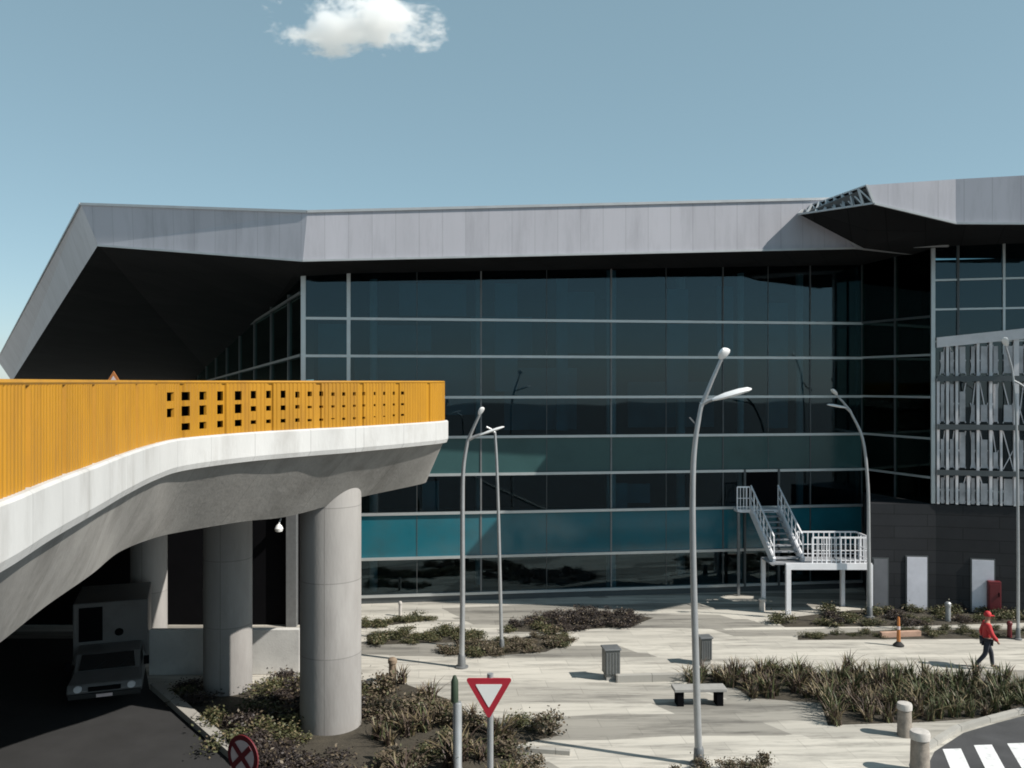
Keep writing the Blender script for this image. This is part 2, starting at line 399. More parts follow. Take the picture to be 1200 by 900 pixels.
for u0, u1, dp, z0, z1 in ((.08,.30,2.6,7.2,9.7),(.12,.22,3.2,9.9,11.0),(.36,.50,3.5,6.5,9.2),(.56,.62,1.5,3.5,4.3),(.62,.8,5,6.5,8.6),(.3,.42,4.5,9.6,11.5),(.02,.07,1.2,8.2,10.9),(.16,.28,1.6,11.3,12.6),(.33,.37,1.1,8.2,12.6),(.44,.46,.9,6.6,12.8),(.47,.52,2.0,9.8,12.4),(.65,.69,1.3,8.1,12.5),(.74,.77,.9,9.7,12.6),(.85,.89,1.6,6.6,12.0),(.4,.44,1.2,2.4,3.3),(.55,.57,.9,2.4,4.4),(.58,.66,2.4,5.5,6.3),(.2,.23,1.0,2.4,4.6)):
    a, b = ip(u0,dp), ip(u1,dp); mb = MB(); vpanel(mb, a, b, z0, z1, th=.15); place(mb.build('interior_panel', M['int_tint']), hall)
# dark doorway at the top of the outside stair
mb = MB(); a = A0+fd*flen*.775; b = A0+fd*flen*.838
vpanel(mb, a, b, 3.35, 5.0, off=.05, th=.06); dr = place(mb.build('door', M['black']), hall)
mb = MB()
for q0, q1 in ((a-fd*.05,a+fd*.03),(b-fd*.03,b+fd*.05)): vpanel(mb, q0, q1, 0.2, 5.0, off=.12, th=.2)
place(mb.build('door_frame', M['darkframe']), hall)

# folded roof
Ab, At = P(115,287,33.0), P(95,240,33.0)
Bb, Bt = P(355,305,31.0), P(360,249,31.0)
Cb, Ct = P(1012,290,32.7), P(1012,233,32.7)
Cb2 = Cb+(Cb-Bb)*.16; Ct2 = Ct+(Ct-Bt)*.16
Eb, Et = P(14,447,90), P(-3,422,90)
Db, Dt = Vector((20,95,12)), Vector((20,95,14))
roof = MB()
roof.cur = 0
roof.add([Ab,At,Bb,Bt], [(0,2,3,1)]); roof.add([Bb,Bt,Cb2,Ct2], [(0,2,3,1)]); roof.add([Eb,Et,Ab,At], [(0,2,3,1)])
roof.cur = 1
roof.add([Ab,Bb,Cb2,Db,Eb,Vector((-29.5,90,8.3))], [(0,4,5),(0,5,1),(1,5,3),(1,3,2)])
roof.cur = 2
roof.add([At,Bt,Ct2,Dt,Et], [(0,1,4),(1,3,4),(1,2,3)]); roof.add([Cb2,Ct2,Db,Dt], [(0,2,3,1)]); roof.add([Db,Dt,Eb,Et,Vector((-29.5,90,8.3))], [(0,4,2,3,1)])
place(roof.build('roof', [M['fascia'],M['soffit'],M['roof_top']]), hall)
# thin metal drip edge along the fascia bottom and the ridge cap of the fold
mb = MB()
for a, b in ((Ab,Bb),(Bb,Cb2)): mb.bar(a+Vector((0,-.03,-.02)), b+Vector((0,-.03,-.02)), .08, .07)
place(mb.build('drip_edge', M['lattice']), hall)
mb = MB()
for a, b in ((At,Bt),(Bt,Ct2),(Et,At)): mb.bar(a+Vector((0,.02,.03)), b+Vector((0,.02,.03)), .14, .09)
place(mb.build('roof_capping', M['lattice']), hall)

# ------------------------------------------------------------------ terminal wing on the right
wing = empty('terminal_wing', (20,33,0), label='right terminal wing with dark cladding base, pale lattice screen and raised roof', cat='building')
bpy.context.view_layer.update()
ZW = 3.98
wd = (W2-W1).normalized(); wl = (W2-W1).length
sdv = (W1-A1).normalized(); sl = (W1-A1).length
# lower cladding
L0 = Vector((13.5,33.5)); L1 = Vector((15.9,33.26)); L2 = Vector((27.0,30.45))
mb = MB(); mb.prism([L0,L1,L2,Vector((27,32.5)),Vector((16.2,35.2)),Vector((14.9,37.6))], 0, ZW)
place(mb.build('lower_wall', M['clad']), wing)
# side glazing rows
ZS = [ZW, 4.97, 6.44, 8.0, 9.6, 11.05, 14.2]
for r in range(len(ZS)-1):
    for k in range(2):
        mb = MB(); vpanel(mb, A1+sdv*(sl*k/2+.02), A1+sdv*(sl*(k+1)/2-.02), ZS[r]+.02, ZS[r+1]-.02)
        place(mb.build('glass_panel', M['glass_green']), wing)
for z in ZS[1:-1]:
    mb = MB(); vpanel(mb, A1+sdv*.05, W1, z-.04, z+.04, off=.08, th=.1); place(mb.build('transom', M['transom' if z < 11 else 'darkframe']), wing)
mb = MB(); a = A1+sdv*sl*.5; vpanel(mb, a-sdv*.03, a+sdv*.03, ZW+.03, 14.2, off=.05, th=.16); place(mb.build('mullion', M['darkframe']), wing)
# front glazing of the wing
ZF = [ZW+.02, 5.2, 6.9, 8.7, 10.1, 11.3, 12.4, 13.9]
wb = [0, .075, .21, .36, .55, .75, 1.0]
for r in range(len(ZF)-1):
    for k in range(len(wb)-1):
        mb = MB(); vpanel(mb, W1+wd*(wl*wb[k]+.02), W1+wd*(wl*wb[k+1]-.02), ZF[r]+.02, ZF[r+1]-.02)
        place(mb.build('glass_panel', M['glass_clear'] if r < 4 else M['glass']), wing)
for z in ZF[4:-1]:
    mb = MB(); vpanel(mb, W1, W2, z-.035, z+.035, off=.07, th=.09); place(mb.build('transom', M['transom']), wing)
for z in ZF[1:4]:
    mb = MB(); vpanel(mb, W1, W2, z-.05, z+.05, off=.03, th=.05); place(mb.build('transom', M['darkframe']), wing)
for k, bk in enumerate(wb):
    a = W1+wd*wl*bk; mb = MB(); w = .07 if k == 0 else .04
    z0 = 9.6 if k in (0,2) else 9.9
    vpanel(mb, a-wd*w, a+wd*w, z0 if k else ZW+.03, 13.9, off=.09 if k else .1, th=.15)
    place(mb.build('mullion', M['transom'] if k in (0,2) else M['darkframe']), wing)
# reflected facade modelled as solids before the wing glass: posts, slabs and infill blocks
mb = MB(); wi = Vector((-wd.y, wd.x))
def wp(u, dep): 
    p = W1+wd*u+wi*dep; return p
us = [.16,.48,.8,1.2,1.52,1.95,2.3,2.8,3.15,3.6,4.05,4.6,5.3,6.1,7.0,8.0,9,10]
post = MB(); slab = MB(); blk = MB()
def ztop(u): return 10.05+.10*u
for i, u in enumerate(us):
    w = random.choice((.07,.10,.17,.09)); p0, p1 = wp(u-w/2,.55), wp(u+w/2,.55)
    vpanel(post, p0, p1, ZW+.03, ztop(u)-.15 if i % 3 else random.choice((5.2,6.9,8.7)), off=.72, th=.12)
for z in (5.2,6.9,8.7):
    vpanel(slab, wp(.1,.5), wp(10.8,.5), z-.10, z+.10, off=.80, th=.05)
p0, p1 = wp(.1,.5), wp(10.8,.5)
p0, p1 = p0-wi*.75, p1-wi*.75
q = [(p0.x,p0.y,ztop(.1)-.2),(p1.x,p1.y,ztop(10.8)-.2),(p1.x,p1.y,ztop(10.8)+.18),(p0.x,p0.y,ztop(.1)+.18)]
top = MB(); top.plate(q, (wi.x*.12,wi.y*.12,0))
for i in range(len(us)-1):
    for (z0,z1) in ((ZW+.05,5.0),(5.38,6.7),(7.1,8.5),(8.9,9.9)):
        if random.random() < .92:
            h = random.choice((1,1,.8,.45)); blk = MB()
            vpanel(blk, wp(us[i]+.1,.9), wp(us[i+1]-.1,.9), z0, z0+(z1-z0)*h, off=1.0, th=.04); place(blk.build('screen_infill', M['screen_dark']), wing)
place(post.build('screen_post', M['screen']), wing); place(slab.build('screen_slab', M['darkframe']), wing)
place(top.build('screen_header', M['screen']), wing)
rnd5 = random.Random(5)
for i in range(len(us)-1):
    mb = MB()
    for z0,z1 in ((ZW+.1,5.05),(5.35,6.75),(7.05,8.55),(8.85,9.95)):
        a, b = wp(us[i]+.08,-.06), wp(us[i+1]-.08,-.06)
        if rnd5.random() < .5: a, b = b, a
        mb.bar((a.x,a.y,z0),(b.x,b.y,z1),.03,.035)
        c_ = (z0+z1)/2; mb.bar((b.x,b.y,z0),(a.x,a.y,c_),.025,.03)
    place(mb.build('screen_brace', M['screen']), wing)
mb = MB(); vpanel(mb, wp(.1,5), wp(11,5), 0, 13.8, th=.3); vpanel(mb, A1+Vector((.6,.6)), A1+Vector((3,8)), 0, 13.8, th=.3)
place(mb.build('interior_wall', M['int_wall']), wing)
for z in (4.1,8.6,):
    mb = MB(); mb.prism([(p.x,p.y) for p in (wp(.2,1.1),wp(10.8,1.1),wp(10.8,4.9),wp(.2,4.9))], z, z+.25); place(mb.build('floor_slab', M['int_slab']), wing)
# doors in the lower wall
for px, w, h, m, s0, s1 in ((1146,.74,1.98,'door_white',L1,L2),(1076,.72,2.0,'door_white',L0,L1),(1035,.5,1.9,'door_grey',L0,L1)):
    t = (s1-s0).normalized(); xx = (px-600)/F*33.2; c = s0+t*((xx-s0.x)/t.x); n = Vector((t.y,-t.x))
    mb = MB(); vpanel(mb, c-t*(w/2+.05), c+t*(w/2+.05), .02, h+.05, off=.03, th=.03); fr_ = place(mb.build('door_frame', M['darkframe']), wing)
    mb = MB(); vpanel(mb, c-t*w/2, c+t*w/2, .05, h, off=.06, th=.028); d_ = place(mb.build('door', M[m]), wing)
    mb = MB(); e = c+t*(w*.36)+n*.1; mb.bar((e.x-.06,e.y,1.0),(e.x+.06,e.y,1.0), .03,.03); mb.bar((e.x,e.y,1.0),(e.x-n.x*.04,e.y-n.y*.04,1.0),.03,.03)
    hh = mb.build('handle', M['galv_dark']); hh.parent = d_; hh.matrix_parent_inverse = d_.matrix_parent_inverse
# roof of the wing
Rt, Rb = P(1016,217,29), P(1024,238,29)
Qb = P(1120,261,29); Qt = P(1120,210,29)
Sb = P(1300,262,28); St = P(1300,200,28)
Fb, Ft = P(936,251,32.0), P(944,243,33.0)
Ib = P(1012,291,31.9)
Jb = Vector((17.5,36,13.6)); Kb = Vector((30,36,13.6))
Bk = Vector((13.0,46,15.2)); Bk2 = Vector((34,46,15.2))
roof = MB(); roof.cur = 0
roof.add([Rb,Rt,Qb,Qt], [(0,2,3,1)]); roof.add([Qb,Qt,Sb,St], [(0,2,3,1)])
roof.cur = 1
roof.add([Rb,Qb,Sb,Kb,Jb,Ib,Fb], [(0,6,5),(0,5,1),(1,5,4),(1,4,3,2)])
roof.cur = 2
roof.add([Rt,Qt,St,Bk2,Bk,Ft], [(0,1,2,3,4,5)]); roof.add([Fb,Ib,Jb,Bk,Ft], [(0,1,2,3,4)]); roof.add([Sb,Kb,Jb,Bk,Bk2,St], [(0,1,2,3,4,5)])
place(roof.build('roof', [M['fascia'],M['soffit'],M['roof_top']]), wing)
roof = MB()
# pale lattice edging on the raked roof edge
mb = MB(); mb.bar(Rt,Ft,.05,.05); mb.bar(Rb,Fb,.06,.06)
for i in range(9):
    t = i/8; a = Rt.lerp(Ft,t); b = Rb.lerp(Fb,t); mb.bar(a,b,.08,.08)
    if i < 8: mb.bar(Rb.lerp(Fb,t), Rt.lerp(Ft,t+1/8), .05,.05)
place(mb.build('edge_lattice', M['lattice']), wing)
mb = MB(); mb.poly([Rt+Vector((.14,.05,-.02)),Ft+Vector((.14,.05,-.02)),Fb+Vector((.14,.05,.02)),Rb+Vector((.14,.05,.02))]); place(mb.build('edge_backing', M['darkframe']), wing)
mb = MB(); mb.bar(Rb+Vector((0,-.03,-.02)),Qb+Vector((0,-.03,-.02)),.08,.07); mb.bar(Qb+Vector((0,-.03,-.02)),Sb+Vector((0,-.03,-.02)),.08,.07)
place(mb.build('drip_edge', M['lattice']), wing)
# small hydrant cabinet on the lower wall
cab = empty('hydrant_cabinet', (17.72,32.55,0), rz=math.atan2(wd.y,wd.x), label='dark red hydrant cabinet on the dark wall beside the right door', cat='cabinet')
mb = MB(); mb.box(-.22,.22,-.02,.2,.1,1.25); mb.build('cabinet_body', M['red_dull'], cab, bevel=.02)
mb = MB(); mb.box(-.17,.17,-.04,-.022,.2,1.15); mb.build('door', M['red_dull'], cab)
mb = MB(); mb.box(.12,.15,-.07,-.035,.7,.85); mb.build('handle', M['black'], cab)

# ------------------------------------------------------------------ viaduct
def catmull(pts, n):
    pts = [Vector(p) for p in pts]; out = []
    P_ = [pts[0]*2-pts[1]]+pts+[pts[-1]*2-pts[-2]]
    for i in range(1,len(P_)-2):
        for k in range(n):
            t = k/n; a,b,c,d = P_[i-1:i+3]
            out.append(.5*((2*b)+(c-a)*t+(2*a-5*b+4*c-d)*t*t+(3*b-a-3*c+d)*t**3))
    out.append(P_[-2]); return out
def resample(pts, n):
    L_ = [0]
    for i in range(1,len(pts)): L_.append(L_[-1]+(pts[i]-pts[i-1]).length)
    out = []; j = 0
    for k in range(n):
        s = L_[-1]*k/(n-1)
        while j < len(pts)-2 and L_[j+1] < s: j += 1
        t = (s-L_[j])/max(1e-9,L_[j+1]-L_[j]); out.append(pts[j].lerp(pts[j+1],t))
    return out, L_[-1]
edge_px = [(-330,4.4),(-160,5.6),(-60,6.6),(0,7.55),(53,8.95),(107,10.8),(142,12.5),(178,14.5),(213,16.1),(285,17.9),(356,19.3),(420,20.6),(515,23.5)]
edge = [(-3.9,-16),(-3.9,-6)]+[((px-600)/F*Y, Y) for px,Y in edge_px]  # unseen rear stretch of the deck added to darken its underside
back = [(-2.25,24.5),(-4.2,25.2),(-6.6,26.9),(-9.7,30.9)]
edge3 = [Vector((x,y,0)) for x,y in edge]+[Vector((x,y,0)) for x,y in back]
inner_px = [(-330,5.4,5.75),(-160,6.9,5.75),(-60,8.3,5.75),(0,9.43,5.75),(53,10.95,5.75),(107,12.8,5.75),(140,15.2,5.62),(178,16.9,5.55),(213,18.0,5.5),(285,19.4,5.49),(340,20.5,5.45),(420,22.3,5.64),(497,24.6,5.75)]
inner3 = [Vector((-5.0,-16,5.75)),Vector((-5.0,-5,5.75))]+[Vector(((px-600)/F*Y,Y,z)) for px,Y,z in inner_px]+[Vector((-3.0,24.9,5.75)),Vector((-5.0,25.0,5.72)),Vector((-7.2,26.6,5.7)),Vector((-10.1,31.0,5.7))]
NS = 260
via = empty('viaduct', (-10,18,0), label='curving road viaduct with yellow barrier on round concrete columns', cat='viaduct')
bpy.context.view_layer.update()
# correspond by control index so that haunch and edge keep pace
ec = catmull(edge3, 20); ic = catmull(inner3, 20)
n_ = len(ec)
def offs(pts, d):
    out = []
    for i,p in enumerate(pts):
        a = pts[max(i-1,0)]; b = pts[min(i+1,len(pts)-1)]; t = (b-a); t.z = 0; t.normalize()
        out.append(p+Vector((t.y,-t.x,0))*d)
    return out
ZB0, ZB1 = 6.93, 7.52
eo = offs(ec, .10)
def zs(pts, z): return [Vector((p.x,p.y,z)) for p in pts]
def loft(mb, A, B, flip=False):
    n = len(A); mb.add(A+B, [(i,i+1,n+i+1,n+i) for i in range(n-1)])
# white edge beam
mb = MB(); ei = offs(ec,-.35); rows = [zs(offs(ec,-.25),ZB0), zs(offs(ec,.06),ZB0), zs(eo,ZB0+.10), zs(eo,ZB1-.03), zs(offs(ec,.07),ZB1), zs(offs(ec,-.3),ZB1)]
for a,b in zip(rows,rows[1:]): loft(mb,a,b)
place(mb.build('edge_beam', add_pattern(M['white_beam'],'brick',.8,scale=1,bw=1.1,rh=50,mortar=.012,vary=.03,rot=(0,0,R(80))), smooth=False), via)
# girder: sloping haunch, flat soffit, deck top
mb = MB(); e_lo = zs(offs(ec,-.02),ZB0+.02); loft(mb, e_lo, [Vector(p) for p in ic])
far = [Vector((-46,31.2,5.7)), Vector((-46,-16,5.75))]  # deck carried far left, out of view, to keep light out below
mb.add([Vector(p) for p in ic]+far, [tuple(range(len(ic)+2))])
tp = zs(offs(ec,-.2),7.40); mb.add(tp+[Vector((-46,31.2,7.4)),Vector((-46,-16,7.4))], [tuple(range(len(tp)+2))])
loft(mb, tp, e_lo)
g_ = place(mb.build('deck', M['concrete'], fix=False), via)
bm = bmesh.new(); bm.from_mesh(g_.data); bmesh.ops.triangulate(bm, faces=[f for f in bm.faces if len(f.verts) > 4]); bmesh.ops.recalc_face_normals(bm, faces=bm.faces); bm.to_mesh(g_.data); bm.free()
for p in g_.data.polygons: p.use_smooth = True
g_.data.set_sharp_from_angle(angle=R(25))
# yellow barrier: ribbed panel with real square perforations
fine, LT = resample(ec[20:], 2100)
def fpx(p): return 600+F*p.x/p.y
s_px = [fpx(p) for p in fine]
i_end = min(range(len(fine)), key=lambda i: abs(fine[i].y-23.5))
holes = []
hx = [199,218.5,238,258.5,279,297,315,332,348,363,377,390,403,415,427,439,450,461,472]
def ybot(x): 
    for (x0,y0),(x1,y1) in zip(((142,532),(178,521),(213,513),(285,507),(356,503),(420,500)),((178,521),(213,513),(285,507),(356,503),(420,500),(515,492))):
        if x0 <= x <= x1: return y0+(y1-y0)*(x-x0)/(x1-x0)
for k, x in enumerate(hx):
    i = min(range(200,i_end), key=lambda i: abs(s_px[i]-x)+ (0 if fine[i].y > 11 else 9999))
    fall = 1 if k < 5 else max(.36, 1-.085*(k-4))
    w = 8.2*fall
    px_per = abs(s_px[i+3]-s_px[i-3])/6+1e-6
    hw = max(1, round(w/2/px_per)); rows_ = []; Y = fine[i].y
    for r_, fr in enumerate((.24,.52,.80)):
        if r_ == 2 and k in (0,): continue
        f2 = fall*(1 if r_ == 0 else 1 if k < 5 and r_ == 1 else .62 if r_ == 1 else (.75 if k < 5 else .45))
        py = 449+(ybot(x)-449)*fr; h = max(1.1, 5.4*f2)
        rows_.append((CAMZ-(py+h-450)/F*Y, CAMZ-(py-h-450)/F*Y))
    holes.append((i-hw, i+hw, rows_))
zlev = [ZB1+ k*(8.47-ZB1)/40 for k in range(41)]
mb = MB(); vid = {}
pn = offs(fine, .0)
def ribs(i):
    s = i*LT/2099; return -.03 if int(s/.11) % 12 == 0 else .008*(1 if (s/.11) % 1 < .62 else -1)
tn = []
for i in range(len(fine)):
    a = fine[max(i-1,0)]; b = fine[min(i+1,len(fine)-1)]; t = (b-a).normalized(); tn.append(Vector((t.y,-t.x,0)))
hole_cols = {}
for h0,h1,rw in holes:
    for i in range(h0,h1): hole_cols[i] = rw
vs = []; fs = []
def vid_(i,k):
    key = (i,k)
    if key not in vid:
        p = fine[i]+tn[i]*ribs(i); top = 8.46+.07*min(1,i/i_end)
        z = ZB1-.05+(top-ZB1+.05)*k/40
        vid[key] = len(vs); vs.append((p.x,p.y,z))
    return vid[key]
for i in range(len(fine)-1):
    rw = hole_cols.get(i)
    levels = [0,40]
    if rw:
        top = 8.46+.07*min(1,i/i_end)
        cuts = sorted([tuple(sorted((round((z-ZB1+.05)/(top-ZB1+.05)*40) for z in r_))) for r_ in rw])
        segs = []; c = 0
        for a,b in cuts:
            segs.append((c,a)); c = b
        segs.append((c,40))
        for a,b in segs:
            if b > a: fs.append((vid_(i,a),vid_(i+1,a),vid_(i+1,b),vid_(i,b)))
    else:
        fs.append((vid_(i,0),vid_(i+1,0),vid_(i+1,40),vid_(i,40)))
mb.add(vs, fs)
ba = place(mb.build('barrier', M['yellow'], fix=False), via)
so = ba.modifiers.new('Solidify','SOLIDIFY'); so.thickness = .05; so.offset = -1
mb = MB()
cp = [Vector((p.x,p.y,8.47+.07*min(1,i*5/i_end)+.012)) for i,p in enumerate(fine[::5])]
mb.tube([p+tn[min(i*5,2099)]*-.02 for i,p in enumerate(cp)], .035, 6)
place(mb.build('top_rail', M['yellow']), via)
mb = MB()
for i in range(20, i_end, 26):
    p = fine[i]-tn[i]*.30; mb.bar((p.x,p.y,7.4),(p.x,p.y,8.4),.07,.1)
place(mb.build('barrier_post', M['galv_dark']), via)
lin = [Vector((p.x,p.y,0))-t*.18 for p,t in zip(fine[::7],tn[::7])]
mb = MB(); loft(mb, zs(lin,7.45), zs(lin,8.38)); lo_ = place(mb.build('inner_lining', M['black'], fix=False), via)  # black strip added behind the perforations so they look dark
# columns
for (x,y,r) in ((-4.53,22.15,.755),(-7.93,24.75,.655),(-11.75,28.7,.56)):
    mb = MB(); mb.lathe([(r,-.05),(r,1.0),(r,3),(r,5.2),(r,6.25)], (0,0,0), 40); o = mb.build('column', M['column'], smooth=True)
    o.location = (x,y,0); place(o, via); 
# dark wall closing the space under the deck
mb = MB(); mb.box(-46,-7.45,31.3,31.8,0,7.3); mb.box(-46,-45.6,-16,31.29,0,5.7)  # second box: unseen left wall added to darken the space
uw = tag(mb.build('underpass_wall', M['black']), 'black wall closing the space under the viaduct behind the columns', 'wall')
mb = MB(); mb.box(-7.9,-7.55,31.0,31.296,0,7.3); mb.build('pilaster', M['galv_dark'], uw)
mb = MB(); mb.lathe([(.001,-.14),(.12,-.1),(.15,0),(.1,.1),(.03,.16)], (-8.15,31.0,3.45), 12); mb.bar((-8.15,31.05,3.6),(-8.15,31.32,3.75),.04,.04)
wlm = tag(mb.build('wall_lamp', M['lamp_white'], smooth=True), 'small white lamp fixed high on the black wall under the viaduct', 'lamp')
# pale low wall beyond the columns
mb = MB(); a, b = G(176,790), G(352,789); mb.bar((a.x,a.y,.66),(b.x,b.y,.66),.22,1.32)
tag(mb.build('low_wall', M['lowwall'], bevel=.02), 'pale low concrete wall standing behind the viaduct columns', 'wall')

# triangular work sign standing on the deck behind the barrier
ws = empty('warning_sign', (P(150,440,15.2).x-.25,15.2,7.4), label='orange bordered triangular warning sign peeking over the yellow barrier', cat='sign')
mb = MB(); s = .17; z = 1.05
tri = [Vector((-s,0,z)),Vector((s,0,z)),Vector((0,0,z+s*1.6))]; mb.plate(tri,(0,.02,0)); mb.build('border', M['orange'], ws)
mb = MB(); c = sum(tri,Vector())/3; mb.plate([c+(p-c)*.55+Vector((0,-.006,0)) for p in tri],(0,.004,0)); mb.build('sign_face', M['sign_pale'], ws)
mb = MB(); mb.tube([(0,.04,0),(0,.04,1.2)],.02,8); mb.bar((-.2,.04,.02),(.2,.04,.02),.3,.04); mb.build('stand', M['galv_dark'], ws)

# ------------------------------------------------------------------ small truck under the bridge
tr = empty('box_truck', (-11.0,24.15,0), rz=R(20), label='small white box truck parked in the shade under the viaduct', cat='truck')
tr.scale = (.97,.9,.87)
def loftsec(mb, secs):
    "secs: list of rings with equal counts"
    n = len(secs[0]); vs = [v for s_ in secs for v in s_]; fs = []
    for i in range(len(secs)-1):
        for k in range(n): fs.append((i*n+k,i*n+(k+1)%n,(i+1)*n+(k+1)%n,(i+1)*n+k))
    fs += [tuple(range(n-1,-1,-1)), tuple((len(secs)-1)*n+k for k in range(n))]
    mb.add(vs,fs)
def ring(x, y0z): pass
prof = [(-1.15,.46),(-1.22,.60),(-1.12,.80),(-.35,.94),(.10,1.36),(1.05,1.40),(1.15,.55),(1.15,.46)]   # side profile (y,z), nose towards -y
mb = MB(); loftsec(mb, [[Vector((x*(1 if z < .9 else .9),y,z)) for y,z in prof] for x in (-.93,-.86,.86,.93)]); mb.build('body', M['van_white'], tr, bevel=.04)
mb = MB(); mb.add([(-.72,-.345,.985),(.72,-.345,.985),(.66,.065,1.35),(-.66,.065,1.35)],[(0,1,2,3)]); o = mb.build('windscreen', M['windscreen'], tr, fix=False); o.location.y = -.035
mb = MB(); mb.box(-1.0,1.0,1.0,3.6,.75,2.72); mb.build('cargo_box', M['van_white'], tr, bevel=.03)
mb = MB(); mb.box(-.84,-.22,.96,.998,1.50,2.58); mb.build('dark_panel', M['black'], tr)
mb = MB(); mb.lathe([(.12,0),(.12,.03)],(0,0,0),16); o = mb.build('vent', M['black'], tr); o.rotation_euler = (R(90),0,0); o.location = (.22,1.0,1.72)
for sx in (-1,1):
    mb = MB(); mb.lathe([(.11,0),(.1,.05)],(0,0,0),14); o = mb.build('headlight', M['headlight'], tr); o.rotation_euler = (R(90),0,0); o.location = (sx*.66,-1.17,.68)
    for y in (-.65,2.6):
        mb = MB(); mb.lathe([(.2,-.1),(.31,-.1),(.32,-.06),(.32,.06),(.31,.1),(.2,.1)],(0,0,0),20); w_ = mb.build('wheel', M['rubber'], tr, smooth=True); w_.rotation_euler = (0,R(90),0); w_.location = (sx*.80,y,.32)
        mb = MB(); mb.lathe([(.19,-.105),(.2,-.105),(.2,.105),(.19,.105)],(0,0,0),16); mb.build('rim', M['galv'], w_)
    mb = MB(); mb.box(sx*1.0-.07,sx*1.0+.07,-.2,-.12,.95,1.2); mb.build('mirror', M['black'], tr)
mb = MB(); mb.box(-.2,.2,-1.29,-1.272,.43,.52); mb.build('plate', M['sign_pale'], tr)
for sx in (-.35,.25):
    mb = MB(); mb.bar((sx,-.40,.99),(sx+.32,-.20,1.18),.02,.015); mb.build('wiper', M['rubber'], tr)
for sx in (-1,1):
    mb = MB(); mb.add([(sx*.925,-.15,.95),(sx*.925,.85,.97),(sx*.86,.85,1.30),(sx*.86,.12,1.30)],[(0,1,2,3)]); o = mb.build('side_window', M['windscreen'], tr); o.location.x = sx*.03
mb = MB(); mb.box(-.9,.9,-1.27,-1.13,.40,.55); mb.build('bumper', M['rubber'], tr, bevel=.03)
mb = MB(); mb.box(-.4,.4,-1.232,-1.17,.60,.72); mb.build('grille', M['black'], tr)

# ------------------------------------------------------------------ signs
ys = empty('yield_sign', (P(573,800,15.3).x,15.3,0), label='red and white triangular yield sign on a slim grey post', cat='sign')
def roundtri(s, cy, r, n=6):
    pts = []
    for a0 in (90+180, 210+180, 330+180):
        c = Vector((math.cos(R(a0)),math.sin(R(a0))))*(s/math.sqrt(3)-2*r)
        for k in range(n+1):
            a = R(a0-60+120*k/n); pts.append(Vector((c.x+math.cos(a)*r, c.y+math.sin(a)*r)))
    return [Vector((p.x,0,cy+p.y)) for p in pts]
cz = P(573,811,15.3).z
mb = MB(); mb.plate(roundtri(.82,cz,.035),(0,.025,0)); mb.build('sign_border', M['red'], ys)
mb = MB(); mb.plate([p+Vector((0,-.007,0)) for p in roundtri(.47,cz,.012)],(0,.004,0)); mb.build('sign_face', M['sign_white'], ys)
mb = MB(); mb.tube([(.02,.06,0),(.02,.06,cz+.3)],.055,12); mb.build('post', M['galv'], ys, smooth=True)
mb = MB(); mb.bar((-.12,.035,cz+.15),(.12,.035,cz+.15),.02,.04); mb.bar((-.08,.035,cz-.12),(.08,.035,cz-.12),.02,.04); mb.build('bracket', M['galv_dark'], ys)

ns = empty('no_stopping_sign', (P(285,884,14.2).x,14.2,0), rz=R(-30), label='round red no stopping sign with a red cross on white', cat='sign')
cz = P(285,886,14.2).z
def disc(mb, r, y0, y1, n=36):
    mb.plate([Vector((r*math.cos(2*math.pi*k/n),y0,cz+r*math.sin(2*math.pi*k/n))) for k in range(n)],(0,y1-y0,0))
mb = MB(); disc(mb,.335,-.015,.012); mb.build('sign_border', M['red_dull'], ns)
mb = MB(); disc(mb,.255,-.023,-.017); mb.build('sign_face', M['sign_pale'], ns)
mb = MB()
mb.bar((-.185,-.030,cz-.175),(.185,-.030,cz+.175),.008,.085,up=(-.7,0,.7)); mb.bar((-.185,-.036,cz+.175),(.185,-.036,cz-.175),.008,.085,up=(.7,0,.7)); mb.build('cross', M['red_dull'], ns)
mb = MB(); mb.tube([(0,.05,0),(0,.05,cz+.2)],.04,12); mb.build('post', M['galv_dark'], ns, smooth=True)

# grey post beside the yield sign
gp = empty('service_post', (G(536,905).x,G(536,905).y,0), label='stout grey post with a dark green cap left of the yield sign', cat='post')
mb = MB(); mb.lathe([(.13,0),(.13,.06),(.10,.10),(.10,1.5),(.085,1.54)],(0,0,0),18); mb.build('shaft', M['galv'], gp, smooth=True)
mb = MB(); mb.lathe([(.08,1.54),(.085,1.6),(.08,2.0),(.03,2.12)],(-.06,0,0),14); mb.build('cap', mat('green_cap',(.03,.05,.03),.6,var=.1), gp, smooth=True)

